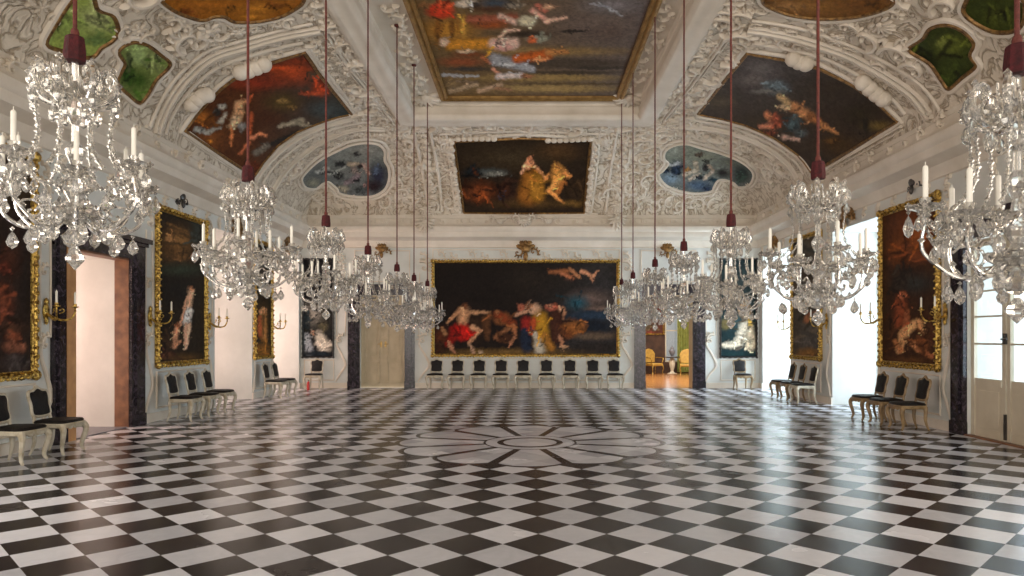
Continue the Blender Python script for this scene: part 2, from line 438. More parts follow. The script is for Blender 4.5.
def add_paint(o, C):
    at = o.data.color_attributes.new('paint', 'FLOAT_COLOR', 'POINT')
    at.data.foreach_set('color', np.concatenate([C, np.ones((len(C), 1))], 1).astype('f').ravel())

def rel(mb, loc): mb.v = [(v[0]-loc[0], v[1]-loc[1], v[2]-loc[2]) for v in mb.v]; return mb

def gilt_frame(mb, O, U, V, Nn, u0, u1, v0, v1, w=.13, h=.09, step=.16, seed=0):
    """carved frame round the rectangle u0..u1, v0..v1: mitred moulding with leaf lobes"""
    O, U, V, Nn = map(Vector, (O, U, V, Nn))
    prof = [(0, .012), (0, h*.6), (w*.18, h*.75), (w*.3, h*.5), (w*.55, h), (w*.8, h*.95), (w, h*.4), (w, 0)]
    vs = []
    for o, t in prof:
        for a, b in ((u0-o, v0-o), (u1+o, v0-o), (u1+o, v1+o), (u0-o, v1+o)): vs.append(O + U*a + V*b + Nn*t)
    fs = [(j*4+i, j*4+(i+1) % 4, (j+1)*4+(i+1) % 4, (j+1)*4+i) for j in range(len(prof)-1) for i in range(4)]
    mb.add(vs, fs)
    rr = random.Random(seed)
    def lobes(a0, b0, a1, b1, na, nb):
        L = math.hypot(a1-a0, b1-b0); k = max(2, int(L/step))
        for i in range(k):
            t = (i+.5)/k; q = rr.uniform(.8, 1.25)
            a, b = a0+(a1-a0)*t, b0+(b1-b0)*t
            c = O + U*(a + na*w*.95) + V*(b + nb*w*.95) + Nn*(h*.5)
            tn = (U*(a1-a0) + V*(b1-b0)).normalized(); nn = (U*na + V*nb)
            mb.blob(c, (step*.40*q, w*.42*q, h*.5), (tn, nn, Nn), 7, 4)
            mb.blob(O + U*(a + na*w*.5) + V*(b + nb*w*.5) + Nn*h, (step*.22, w*.3, h*.35), (tn, nn, Nn), 6, 4)
    lobes(u0, v0, u1, v0, 0, -1); lobes(u0, v1, u1, v1, 0, 1); lobes(u0, v0, u0, v1, -1, 0); lobes(u1, v0, u1, v1, 1, 0)
    for a, b, x, y in ((u0, v0, -1, -1), (u1, v0, 1, -1), (u1, v1, 1, 1), (u0, v1, -1, 1)):
        mb.blob(O + U*(a+x*w*.7) + V*(b+y*w*.7) + Nn*h*.7, (w*.85, w*.85, h*.7), (U, V, Nn), 8, 5)

def wall_painting(name, label, O, U, V, Nn, wd, ht, nu, nv, base, strokes, zoom, frame=.13, seed=0, cat='painting', fmat='gold', mottle=.5, gain=1.25, step=.16):
    """flat picture; O is the middle of its lower outer edge on the wall"""
    t = thing(name, label, cat, O)
    Uv, Vv, Nv = map(Vector, (U, V, Nn))
    u1 = wd/2 - frame; v0, v1 = frame, ht - frame
    mb = MB(); gilt_frame(mb, (0,0,0), U, V, Nn, -u1, u1, v0, v1, frame, .09, step, seed); mb.build('frame', M[fmat], t)
    c = MB(); pts = []
    for j in range(nv+1):
        for i in range(nu+1):
            pts.append(Uv*(-u1+2*u1*i/nu) + Vv*(v0+(v1-v0)*j/nv) + Nv*.03)
    c.add(pts, [(j*(nu+1)+i, j*(nu+1)+i+1, (j+1)*(nu+1)+i+1, (j+1)*(nu+1)+i) for j in range(nv) for i in range(nu)])
    W = np.array([tuple(p) for p in pts]) + np.array(O)
    o = c.build('canvas', M['canvas'], t)
    add_paint(o, brush(project(W), base, strokes, zoom, seed=seed, mottle=mottle, gain=gain))
    return t

def pip(poly, x, y):
    r = np.zeros(len(x), bool); n = len(poly); j = n-1
    for i in range(n):
        xi, yi = poly[i]; xj, yj = poly[j]
        c = ((yi > y) != (yj > y)) & (x < (xj-xi)*(y-yi)/((yj-yi) if yj != yi else 1e-9) + xi)
        r ^= c; j = i
    return r

COVE_POLYS = []
def cove_painting(name, label, outline, base, strokes, zoom, step=1.5, seed=0, smooth_n=0, fr=.04, fmat='oldgold', cat='ceiling painting', mottle=.5, gain=1.25):
    poly = crom(outline, smooth_n, True) if smooth_n else np.concatenate([np.linspace(outline[i], outline[(i+1) % len(outline)], 6, endpoint=False) for i in range(len(outline))])
    COVE_POLYS.append(poly)
    lo, hi = poly.min(0), poly.max(0)
    gx, gy = np.meshgrid(np.arange(lo[0], hi[0], step), np.arange(lo[1], hi[1], step)); g = np.stack([gx.ravel(), gy.ravel()], 1)
    g = g + (vnoise(g[:, 0]*3.1, g[:, 1]*2.7)[:, None]-.5)*step*.3
    g = g[pip(poly, g[:, 0], g[:, 1])]
    P = np.concatenate([poly, g]); k = len(poly)
    res = delaunay_2d_cdt([Vector(p) for p in P], [], [list(range(k))], 1, 1e-4)
    V2 = np.array([tuple(v) for v in res[0]]); F2 = [tuple(f) for f in res[2]]
    S, n = cove_hit(V2); S = S + n*.035
    c0 = S[:k].mean(0)
    t = thing(name, label, cat, tuple(c0))
    mb = MB(); mb.add(S - c0, F2)
    o = mb.build('canvas', M['canvas'], t)
    add_paint(o, brush(V2, base, strokes, zoom, seed=seed, mottle=mottle, gain=gain*1.25))
    B, nb = cove_hit(poly); f = MB()
    f.tube(B + nb*.03 - c0, fr, 6, fr*.9, nb, True); f.build('frame', M[fmat], t)
    # plain stucco moulding outside the gilt line belongs to the vault
    ctr = poly.mean(0); out = poly + (poly-ctr)/np.linalg.norm(poly-ctr, axis=1)[:, None]*3.6
    B2, nb2 = cove_hit(out); RIB.tube(B2 + nb2*.01, .05, 6, .05, nb2, True)
    return t
RIB = MB()

# ================================================================== the setting
fl = MB(); fl.add([(-9.2, YN-6, 0), (9.2, YN-6, 0), (9.2, YB, 0), (-9.2, YB, 0)], [(0, 1, 2, 3)])
fl.build('floor', M['floor'], kind='structure')

TH = 1.35
LEFT_OPEN = [(11.33, 12.94, 0, 3.1), (16.5, 18.72, 0, 4.22), (20.2, 22.5, 0, 4.22)]
RIGHT_OPEN = [(10.1, 11.9, 0, 3.3), (14.88, 17.2, 0, 4.22), (19.9, 22.35, 0, 4.22)]
BACK_OPEN = [(-5.49, -4.04, 0, 3.0), (3.72, 5.25, 0, 3.0)]
def long_wall(side, opens):
    mb = MB(); a, b = (-WX-TH, -WX) if side < 0 else (WX, WX+TH); y = YN
    for y0, y1, z0, z1 in opens:
        mb.box(a, b, y, y0, 0, 5.7); mb.box(a, b, y0, y1, z1, 5.7); y = y1
    mb.box(a, b, y, YB+.45, 0, 5.7)
    return mb.build('wall_left' if side < 0 else 'wall_right', M['wall'], kind='structure', smooth=False)
long_wall(-1, LEFT_OPEN); long_wall(1, RIGHT_OPEN)
mb = MB(); x = -WX
for x0, x1, z0, z1 in BACK_OPEN:
    mb.box(x, x0, YB, YB+.45, 0, 5.7); mb.box(x0, x1, YB, YB+.45, z1, 5.7); x = x1
mb.box(x, WX, YB, YB+.45, 0, 5.7); mb.build('wall_back', M['wall'], kind='structure', smooth=False)

# cornice on three sides
mb = MB(); mb.sweep_rect([(0,4.52),(.04,4.54),(.05,4.60),(.09,4.66),(.12,4.74),(.26,4.80),(.36,4.83),(.38,4.86),(.38,4.98),(.42,5.01),(.45,5.08),(.45,5.15),(.40,5.18),(.31,5.27),(.28,5.36),(.28,5.42),(.25,5.45),(.24,5.56),(.1,5.7)],
                         -WX, WX, YN, YB, False)
mb.build('trim_1', M['smooth'], kind='structure')
# cove
def axis(a, b, na, da, db):
    """samples a..b, dense at the flagged ends"""
    t = np.linspace(0, 1, na)
    if da: t = t**2.2
    if db: t = 1-(1-t)**2.2
    return a + (b-a)*t
xs = np.concatenate([axis(OL, IL, 44, 1, 0)[:-1], np.linspace(IL, IR, 26)[:-1], axis(IR, OR_, 44, 0, 1)])
ys = np.concatenate([np.linspace(YN, IB, 80)[:-1], axis(IB, OB, 44, 0, 1)])
X, Y = np.meshgrid(xs, ys); Z = cove_z(X, Y)
X2 = X.copy(); nx, ny = len(xs), len(ys)
mb = MB(); fs = []
for j in range(ny-1):
    for i in range(nx-1):
        if xs[i] >= IL-.001 and xs[i+1] <= IR+.001 and ys[j+1] <= IB+.001: continue
        fs.append((j*nx+i, (j+1)*nx+i, (j+1)*nx+i+1, j*nx+i+1))
mb.add(np.stack([X.ravel(), Y.ravel(), Z.ravel()], 1), fs)
mb.build('ceiling_cove', M['cove'], kind='structure')
# ceiling beam and flat
mb = MB(); mb.sweep_rect([(0,8.02),(0,7.86),(-.03,7.84),(-.03,7.80),(0,7.78),(0,7.62),(.03,7.58),(.03,7.52),(-.01,7.46),(-.05,7.42),(-.12,7.40),(-.30,7.40),(-.34,7.37),(-.40,7.37),(-.43,7.42),(-.50,7.45),(-.56,7.56)], BL, BR, YN-.6, BB, True)
mb.build('trim_2', M['smooth'], kind='structure')
mb = MB(); mb.add([(BL-.3,YN,ZT),(BR+.3,YN,ZT),(BR+.3,BB+.3,ZT),(BL-.3,BB+.3,ZT)], [(0,1,2,3)])
mb.build('ceiling', M['smooth'], kind='structure')

# plinths along the walls
def plinth(side, opens, name):
    mb = MB(); y = YN
    for y0, y1, _, _ in opens + [(YB, YB, 0, 0)]:
        if y0 > y:
            if side < 0: mb.box(-WX, -WX+.03, y, y0, 0, .14); mb.box(-WX, -WX+.045, y, y0, .14, .17)
            else: mb.box(WX-.03, WX, y, y0, 0, .14); mb.box(WX-.045, WX, y, y0, .14, .17)
        y = y1
    mb.build(name, M['smooth'], kind='structure', smooth=False)
plinth(-1, LEFT_OPEN, 'baseboard_left'); plinth(1, RIGHT_OPEN, 'baseboard_right')
mb = MB()
for a, b in ((-WX, -5.88), (-3.7, 3.35), (5.62, WX)): mb.box(a, b, YB-.03, YB, 0, .14); mb.box(a, b, YB-.045, YB, .14, .17)
mb.build('baseboard_back', M['smooth'], kind='structure', smooth=False)

# window niches: window in the outer face of the thick wall
def niche_window(idx, side, y0, y1, ztop):
    r = struct_root('window_%d' % idx, (side*(WX+TH-.15), (y0+y1)/2, 0))
    w = (y1-y0)/2; mb = MB()
    for a, b, c, d in ((-w, w, .0, .12), (-w, w, ztop-.12, ztop), (-w, -w+.12, .12, ztop-.12), (w-.12, w, .12, ztop-.12), (-.07, .07, .12, ztop-.12), (-w+.12, w-.12, 2.75, 2.87)):
        mb.box(-.06, .06, a, b, c, d)
    for s in (-1, 1):
        for z in (.8, 1.45, 2.1, 3.5): mb.box(-.025, .025, min(s*.07, s*(w-.12)), max(s*.07, s*(w-.12)), z-.02, z+.02)
        mb.box(-.025, .025, s*w*.5-.02, s*w*.5+.02, .12, ztop-.12)
    mb.build('window_frame', M['whitepaint'], r, smooth=False)
    p = MB(); p.box(-.004, .004, -w+.1, w-.1, .1, ztop-.1); p.build('pane', M['pane'], r, smooth=False)
    # plaster lining of the niche
    sg = side
    return r
for i, (y0, y1, _, zt) in enumerate(LEFT_OPEN[1:]): niche_window(1+i, -1, y0, y1, zt)
for i, (y0, y1, _, zt) in enumerate(RIGHT_OPEN[1:]): niche_window(3+i, 1, y0, y1, zt)

# door surrounds in dark marble
def surround(mb, axis, pos, a0, a1, top, wl, wr, wt, proud, gap=0):
    """architrave round an opening: axis 'x' on a long wall (pos = plane x, proud signed), 'y' on the back wall"""
    def bx(p, q, z0, z1, d):
        lo, hi = sorted((pos, pos+d))
        if axis == 'x': mb.box(lo, hi, p, q, z0, z1)
        else: mb.box(p, q, lo, hi, z0, z1)
    for p, q in ((a0-wl-gap, a0-gap), (a1, a1+wr)):
        bx(p, q, 0, top+wt, proud)
        m0, m1 = p+(q-p)*.25, p+(q-p)*.7
        bx(m0, m1, .35, top+wt*.5, proud*1.5)
        bx(p-.01, q+.01, 0, .22, proud*1.3)
    bx(a0-wl-gap, a1+wr, top, top+wt, proud*1.05)
    bx(a0-wl-.06, a1+wr+.06, top+wt, top+wt+.09, proud*2.6)
    bx(a0-wl-.02, a1+wr+.02, top+wt-.06, top+wt, proud*1.8)
def panelled_leaf(mb, axis, pos, a0, a1, z0, z1, th, rows, face):
    def bx(p, q, b, c, d0, d1):
        lo, hi = sorted((pos+d0, pos+d1))
        if axis == 'x': mb.box(lo, hi, p, q, b, c)
        else: mb.box(p, q, lo, hi, b, c)
    bx(a0, a1, z0, z1, 0, th)
    for r0, r1 in rows:
        m = .12
        for p, q, b, c in ((a0+m, a1-m, r0, r0+.035), (a0+m, a1-m, r1-.035, r1), (a0+m, a0+m+.035, r0, r1), (a1-m-.035, a1-m, r0, r1)):
            bx(p, q, b, c, 0, face*.022)
        bx(a0+m+.1, a1-m-.1, r0+.1, r1-.1, 0, face*.014)

# door 1: open doorway on the left with a passage behind
d1 = struct_root('door_1', (-WX, 12.13, 0))
mb = MB(); surround(mb, 'x', -WX, 11.33, 12.94, 3.1, .28, .46, .32, .07, .21); rel(mb, d1.location).build('door_frame', M['marble'], d1, smooth=False)
mb = MB(); mb.box(-WX-.005, -WX+.08, 11.12, 11.34, 0, 3.1); rel(mb, d1.location).build('door_casing', M['paleoak'], d1, smooth=False)
mb = MB(); mb.box(-WX-.24, -WX+.02, 12.925, 12.965, 0, 3.1); mb.box(-WX-.24, -WX+.02, 11.33, 12.94, 3.07, 3.1); rel(mb, d1.location).build('door_lining', M['wood'], d1, smooth=False)
mb = MB(); mb.box(-11, -WX, 11.33, 12.94, -.05, .012); mb.build('floor_passage', M['greystone'], kind='structure', smooth=False)
mb = MB(); mb.box(-11, -WX-TH, 12.94, 13.1, 0, 3.3); mb.box(-11, -WX-TH, 11.15, 11.33, 0, 3.3); mb.box(-11.15, -11, 11.15, 13.1, 0, 3.3); mb.box(-11, -WX-TH, 11.33, 12.94, 3.1, 3.3)
mb.build('wall_passage', M['reveal'], kind='structure', smooth=False)
# door 2: glazed double door on the right
d2 = struct_root('door_2', (WX, 11.0, 0))
mb = MB(); surround(mb, 'x', WX, 10.1, 11.9, 3.3, .38, .36, .3, -.07); rel(mb, d2.location).build('door_frame', M['marble'], d2, smooth=False)
for a0, a1 in ((10.12, 10.99), (11.01, 11.88)):
    mb = MB(); X0, X1 = WX+.05, WX+.11
    for p, q, b, c in ((a0, a0+.085, .02, 3.28), (a1-.085, a1, .02, 3.28), (a0+.11, a1-.11, .02, .16), (a0+.11, a1-.11, .86, .98), (a0+.11, a1-.11, 3.16, 3.28)): mb.box(X0, X1, p, q, b, c)
    mb.box(X0+.02, X1-.02, a0+.08, a1-.08, .16, .87)
    mb.box(X0+.01, X1, a0+.18, a1-.18, .24, .78)
    for z in (1.55, 2.0, 2.42, 2.8): mb.box(X0+.01, X1-.01, a0+.08, a1-.08, z-.015, z+.015)
    lf = rel(mb, d2.location).build('door_leaf', M['whitepaint'], d2, smooth=False)
    g = MB(); g.box(X0+.028, X0+.034, a0+.11, a1-.08, .98, 3.16); rel(g, d2.location).build('pane', M['pane'], lf, smooth=False)
mb = MB(); mb.box(WX-.06, WX+.3, 10.1, 11.9, 0, .022); rel(mb, d2.location).build('threshold', M['wood'], d2, smooth=False)
mb = MB(); mb.box(WX+.01, WX+.055, 10.97, 11.03, 1.55, 1.72); mb.tube([(WX+.02,11.0,1.63),(WX-.03,11.0,1.63),(WX-.04,10.93,1.63),(WX-.03,10.86,1.63)], .014, 8)
mb.box(WX+.02, WX+.055, 10.98, 11.02, .05, .45); rel(mb, d2.location).build('door_handle', M['steel'], d2, smooth=False)
# door 3: closed double door in the back wall, door 4: open doorway
d3 = struct_root('door_3', (-4.765, YB, 0))
mb = MB(); surround(mb, 'y', YB, -5.49, -4.04, 3.0, .38, .32, .25, -.07); rel(mb, d3.location).build('door_frame', M['marble'], d3, smooth=False)
for a0, a1 in ((-5.48, -4.775), (-4.755, -4.05)):
    mb = MB(); panelled_leaf(mb, 'y', YB+.16, a0-.012, a1+.012, .0, 3.0, .05, ((.15, .85), (.97, 2.2), (2.32, 2.9)), -1)
    lf = rel(mb, d3.location).build('door_leaf', M['paint'], d3, smooth=False)
    s = 1 if a0 < -5 else -1; hx = a1-.06 if s > 0 else a0+.06
    h = MB(); h.box(hx-.03, hx+.03, YB+.145, YB+.16, 1.32, 1.5); h.tube([(hx, YB+.15, 1.42), (hx, YB+.10, 1.42), (hx-s*.1, YB+.095, 1.42)], .014, 8)
    rel(h, d3.location).build('door_handle', M['brass'], lf)
d4 = struct_root('door_4', (4.485, YB, 0))
mb = MB(); surround(mb, 'y', YB, 3.72, 5.25, 3.0, .36, .40, .25, -.07); rel(mb, d4.location).build('door_frame', M['marble'], d4, smooth=False)
mb = MB(); mb.box(5.235, 5.255, YB, YB+.47, 0, 3.0); mb.box(3.715, 3.735, YB, YB+.47, 0, 3.0); mb.box(3.735, 5.235, YB, YB+.47, 2.98, 3.0); rel(mb, d4.location).build('door_lining', M['paint'], d4, smooth=False)
# the room beyond door 4
mb = MB(); mb.box(1.5, 10.5, YB, 32.2, -.06, .006); mb.build('floor_parquet_room', M['parquet'], kind='structure', smooth=False)
mb = MB(); mb.box(1.5, 6.15, 32, 32.3, 0, 4.2); mb.box(6.78, 10.5, 32, 32.3, 0, 4.2); mb.box(6.15, 6.78, 32, 32.3, 0, .5); mb.box(6.15, 6.78, 32, 32.3, 3.4, 4.2)
mb.box(1.3, 1.5, YB+.45, 32, 0, 4.2); mb.box(10.5, 10.7, YB+.45, 32, 0, 4.2); mb.build('wall_parquet_room', M['brownwall'], kind='structure', smooth=False)
mb = MB(); mb.box(1.3, 10.7, YB+.45, 32.3, 4.2, 4.3); mb.build('ceiling_parquet_room', M['reveal'], kind='structure', smooth=False)
w5 = struct_root('window_5', (6.465, 32.1, 0)); mb = MB()
for a, b, c, d in ((-.315, -.25, .5, 3.4), (.25, .315, .5, 3.4), (-.25, .25, .5, .56), (-.25, .25, 3.34, 3.4), (-.25, .25, 1.9, 1.95)): mb.box(a, b, -.04, .04, c, d)
mb.build('window_frame', M['whitepaint'], w5, smooth=False); mb = MB(); mb.box(-.25, .25, -.004, .004, .56, 3.34); mb.build('pane', M['pane'], w5, smooth=False)
# ================================================================== pictures on the walls
ZB = (425, 250, 5.12)
S_big = [('g', 500, 200, 1000, 330, (58, 55, 55)), ('e', 520, 150, 330, 120, (38, 30, 24), .9), ('e', 250, 180, 230, 110, (27, 20, 17), .8), ('e', 850, 250, 140, 60, (104, 86, 78), .9), ('e', 780, 270, 70, 45, (38, 84, 98), .8),
  ('e', 860, 335, 170, 32, (42, 58, 76), .6), ('e', 900, 300, 90, 14, (120, 98, 86), .8), ('e', 860, 390, 150, 40, (26, 32, 42), .6), ('e', 870, 440, 170, 24, (98, 80, 64), .6), ('e', 880, 500, 170, 40, (44, 37, 34), .6), ('e', 420, 525, 430, 26, (104, 78, 40), .6),
  ('e', 80, 450, 60, 70, (88, 44, 24), .8), ('e', 60, 510, 60, 40, (50, 30, 18), .8), ('e', 260, 400, 60, 90, (58, 38, 24), .8),
  ('c', 170, 318, 112, 372, 14, 9, (196, 142, 102)), ('c', 222, 318, 330, 320, 14, 8, (212, 160, 118)), ('c', 200, 315, 188, 385, 34, 26, (214, 158, 116)), ('e', 202, 288, 17, 18, (116, 70, 44)),
  ('e', 188, 420, 66, 48, (198, 30, 22)), ('c', 150, 440, 115, 480, 30, 18, (150, 30, 22)), ('c', 240, 396, 278, 414, 18, 14, (214, 160, 120)), ('c', 278, 414, 222, 478, 14, 9, (210, 152, 112)), ('c', 232, 486, 252, 532, 12, 9, (190, 150, 120)), ('e', 285, 524, 18, 10, (190, 160, 130)), ('c', 120, 478, 155, 528, 12, 9, (200, 140, 105)), ('c', 105, 430, 90, 400, 12, 10, (170, 120, 80)),
  ('c', 310, 360, 320, 450, 28, 18, (94, 60, 36)), ('e', 330, 340, 18, 22, (110, 70, 42)), ('e', 395, 350, 50, 36, (140, 84, 46)), ('c', 372, 330, 450, 375, 24, 22, (146, 66, 34)), ('e', 370, 318, 14, 15, (150, 96, 60)), ('c', 452, 385, 462, 440, 13, 11, (190, 120, 78)), ('c', 462, 440, 432, 490, 11, 8, (206, 140, 100)), ('c', 360, 445, 430, 400, 12, 15, (146, 96, 62)), ('c', 415, 470, 360, 450, 10, 8, (170, 110, 72)), ('e', 410, 450, 46, 30, (70, 40, 24)),
  ('e', 492, 298, 22, 24, (184, 104, 78)), ('c', 462, 332, 545, 308, 10, 12, (216, 160, 126)), ('e', 562, 302, 34, 32, (220, 172, 138)), ('e', 528, 280, 16, 17, (146, 92, 60)), ('c', 520, 365, 515, 400, 30, 26, (160, 42, 34)), ('c', 512, 420, 522, 495, 24, 36, (34, 44, 66)), ('c', 592, 355, 600, 480, 46, 50, (196, 142, 38)), ('c', 560, 360, 545, 420, 16, 20, (190, 80, 40)), ('c', 560, 425, 588, 508, 14, 34, (198, 186, 166)), ('c', 610, 440, 650, 500, 24, 22, (180, 120, 46)),
  ('e', 650, 296, 40, 20, (188, 100, 76)), ('e', 640, 290, 14, 14, (220, 150, 116)), ('e', 668, 286, 14, 13, (150, 80, 56)), ('e', 700, 312, 22, 24, (214, 154, 118)), ('c', 716, 318, 706, 360, 9, 7, (206, 146, 108)), ('c', 672, 345, 680, 440, 44, 48, (72, 38, 26)), ('c', 690, 440, 705, 490, 12, 9, (190, 130, 96)), ('e', 712, 495, 26, 8, (206, 156, 116)), ('e', 752, 400, 56, 52, (152, 92, 42), .7), ('e', 795, 388, 36, 32, (164, 100, 48), .7), ('e', 730, 430, 40, 30, (110, 60, 30), .7),
  ('c', 645, 112, 730, 108, 16, 14, (150, 92, 56)), ('c', 700, 120, 760, 145, 14, 11, (190, 118, 80)), ('c', 740, 95, 790, 140, 10, 9, (206, 140, 96)), ('c', 800, 108, 862, 134, 13, 9, (222, 156, 116)), ('c', 860, 134, 886, 104, 10, 6, (224, 160, 120)), ('c', 848, 132, 860, 160, 9, 5, (216, 150, 110)), ('e', 740, 150, 30, 10, (90, 60, 50), .8)]
x0, _, _ = backpt(432, 0); x1, _, _ = backpt(619, 0)
wall_painting('oil_painting', 'huge wide mythological painting in gilded frame above the row of nine chairs', ((x0+x1)/2, YB, 1.02), (1,0,0), (0,0,1), (0,-1,0), x1-x0, 3.10, 190, 98, (31, 23, 19), S_big, ZB, gain=.85, frame=.085, seed=1, step=.10)

Z2 = (290, 240, 3.6)
S_bl = [('e', 100, 130, 60, 60, (24, 24, 26), .6), ('e', 110, 290, 50, 60, (52, 52, 46), .8), ('e', 85, 260, 30, 50, (120, 116, 108), .8), ('c', 105, 340, 125, 385, 18, 26, (172, 164, 150)), ('c', 100, 375, 145, 380, 14, 12, (190, 182, 168)), ('c', 60, 340, 68, 400, 10, 18, (150, 156, 162)), ('e', 120, 310, 20, 18, (70, 66, 50)), ('e', 60, 300, 14, 40, (30, 40, 44)), ('e', 100, 408, 60, 10, (22, 30, 36)), ('e', 80, 330, 8, 8, (200, 150, 120))]
wall_painting('oil_painting', 'dark tall painting with grey draped figure on the back wall at the left corner', (-6.83, YB, .98), (1,0,0), (0,0,1), (0,-1,0), 1.02, 3.2, 36, 104, (26, 26, 28), S_bl, Z2, frame=.05, seed=2, fmat='steel')
Z3 = (630, 300, 5.757)
S_br = [('e', 600, -60, 160, 200, (36, 40, 38), .9), ('e', 600, 120, 120, 60, (40, 60, 62), .8), ('c', 540, 262, 625, 255, 18, 26, (196, 182, 160)), ('c', 625, 250, 665, 150, 30, 36, (200, 186, 164)), ('c', 690, 160, 700, 260, 26, 34, (190, 170, 142)), ('c', 672, 280, 690, 230, 12, 20, (206, 186, 156)), ('e', 690, 120, 14, 40, (200, 160, 70)), ('c', 600, 280, 640, 270, 12, 10, (80, 70, 60)), ('e', 620, 308, 120, 14, (22, 44, 46)), ('c', 655, 200, 640, 250, 6, 8, (130, 116, 96)), ('e', 548, 140, 30, 40, (90, 80, 50)), ('e', 660, 60, 40, 50, (150, 120, 90))]
wall_painting('oil_painting', 'dark teal painting with pale robed figure on the back wall above the single right chair', (6.72, YB, .98), (1,0,0), (0,0,1), (0,-1,0), 1.2, 3.2, 44, 104, (24, 42, 44), S_br, Z3, frame=.05, seed=3, fmat='steel')

# left wall: three tall pictures
Z4 = (140, 200, 3.29)
S_B = [('e', 120, 150, 80, 80, (84, 58, 30), .9), ('e', 130, 130, 40, 40, (120, 86, 48), .9), ('e', 100, 130, 20, 16, (140, 100, 60)), ('e', 130, 180, 30, 20, (100, 70, 40)), ('e', 130, 230, 100, 30, (40, 46, 36), .8), ('e', 190, 100, 30, 70, (40, 44, 40), .9), ('e', 130, 300, 100, 60, (26, 24, 22), .8), ('c', 168, 300, 160, 350, 11, 12, (196, 154, 122)), ('e', 168, 290, 8, 9, (150, 100, 70)), ('c', 160, 365, 152, 405, 16, 13, (206, 196, 186)), ('c', 162, 410, 150, 490, 9, 6, (206, 164, 134)), ('c', 150, 410, 148, 480, 8, 5, (190, 146, 118)), ('c', 155, 320, 132, 412, 5, 5, (186, 140, 110)), ('c', 122, 420, 112, 480, 9, 12, (196, 140, 106)), ('c', 112, 480, 132, 465, 9, 6, (186, 130, 96)), ('e', 122, 412, 8, 9, (150, 90, 60)), ('e', 86, 512, 34, 14, (84, 52, 40)), ('e', 150, 520, 80, 20, (70, 50, 28), .8), ('e', 80, 470, 30, 30, (48, 34, 24))]
wall_painting('oil_painting', 'tall dark gilt-framed painting of two pale nudes above three chairs on the left wall', (-WX, 14.93, 1.07), (0,1,0), (0,0,1), (1,0,0), 2.13, 3.2, 70, 150, (34, 28, 22), S_B, Z4, gain=1.6, frame=.095, seed=4, step=.13)
Z5 = (0, 140, 2.35)
S_A = [('e', 30, 100, 60, 60, (60, 50, 34), .9), ('e', 20, 280, 40, 50, (58, 32, 22), .9), ('e', 8, 380, 30, 50, (88, 46, 30), .8), ('e', 10, 300, 14, 16, (100, 46, 32), .8), ('c', 5, 402, 25, 410, 10, 8, (126, 70, 52)), ('c', 20, 486, 52, 490, 16, 12, (112, 70, 52)), ('e', 30, 440, 40, 20, (64, 42, 30), .9), ('e', 40, 525, 40, 24, (62, 54, 52), .8), ('e', 60, 330, 16, 120, (30, 24, 22), .8), ('e', 30, 460, 20, 14, (110, 60, 40))]
wall_painting('oil_painting', 'large dark brown painting in gilded frame left of the open left doorway', (-WX, 9.25, 1.07), (0,1,0), (0,0,1), (1,0,0), 2.45, 3.3, 60, 120, (40, 30, 25), S_A, Z5, gain=1.5, frame=.10, seed=5, step=.13)
Z6 = (230, 200, 2.743)
S_C = [('e', 85, 140, 30, 60, (40, 34, 26), .8), ('e', 90, 320, 22, 60, (66, 46, 24), .8), ('c', 82, 320, 84, 370, 8, 10, (150, 80, 46)), ('c', 94, 315, 96, 380, 8, 9, (160, 110, 60)), ('e', 84, 308, 6, 7, (180, 130, 90)), ('e', 95, 304, 6, 7, (170, 120, 80)), ('e', 88, 412, 24, 24, (130, 84, 34), .8)]
wall_painting('oil_painting', 'narrow dark painting in gilded frame between the two left window niches', (-WX, 19.42, 1.07), (0,1,0), (0,0,1), (1,0,0), 1.32, 3.2, 34, 110, (30, 26, 20), S_C, Z6, gain=1.5, frame=.085, seed=6, step=.13)
# right wall
Z7 = (875, 190, 3.114)
S_RA = [('e', 110, 120, 90, 110, (92, 46, 18), .9), ('e', 140, 140, 50, 50, (124, 66, 28), .9), ('e', 70, 190, 40, 60, (104, 54, 20), .9), ('e', 130, 205, 60, 30, (96, 50, 26), .8), ('e', 120, 290, 80, 40, (42, 42, 40), .8), ('e', 80, 290, 30, 50, (44, 36, 30), .8), ('c', 84, 335, 72, 420, 22, 22, (126, 62, 36)), ('e', 85, 330, 11, 13, (166, 96, 62)), ('c', 100, 380, 96, 440, 10, 12, (140, 80, 50)), ('c', 125, 415, 90, 445, 15, 17, (206, 156, 106)), ('c', 90, 445, 75, 500, 17, 12, (196, 144, 96)), ('c', 135, 410, 150, 440, 11, 9, (206, 150, 100)), ('c', 120, 480, 135, 500, 12, 9, (180, 120, 76)), ('c', 80, 500, 60, 470, 9, 8, (170, 110, 66)), ('e', 150, 480, 30, 36, (98, 56, 30), .7), ('c', 150, 500, 175, 520, 10, 8, (150, 90, 56)), ('e', 170, 440, 26, 40, (70, 40, 24), .7), ('e', 110, 530, 80, 16, (74, 46, 24), .7), ('e', 55, 440, 14, 60, (60, 34, 18), .8)]
wall_painting('oil_painting', 'tall brown painting of nude figures in gilded frame beside the glazed right door', (WX, 13.72, 1.07), (0,-1,0), (0,0,1), (-1,0,0), 2.15, 3.2, 66, 160, (52, 32, 20), S_RA, Z7, gain=1.5, frame=.10, seed=7, step=.13)
Z8 = (764, 180, 2.135)
S_RB = [('e', 100, 140, 40, 70, (60, 52, 40), .8), ('e', 95, 280, 30, 60, (66, 58, 48), .9), ('e', 100, 330, 34, 60, (78, 72, 66), .8), ('c', 95, 270, 92, 300, 8, 9, (140, 90, 60)), ('e', 95, 370, 30, 14, (120, 84, 40), .6)]
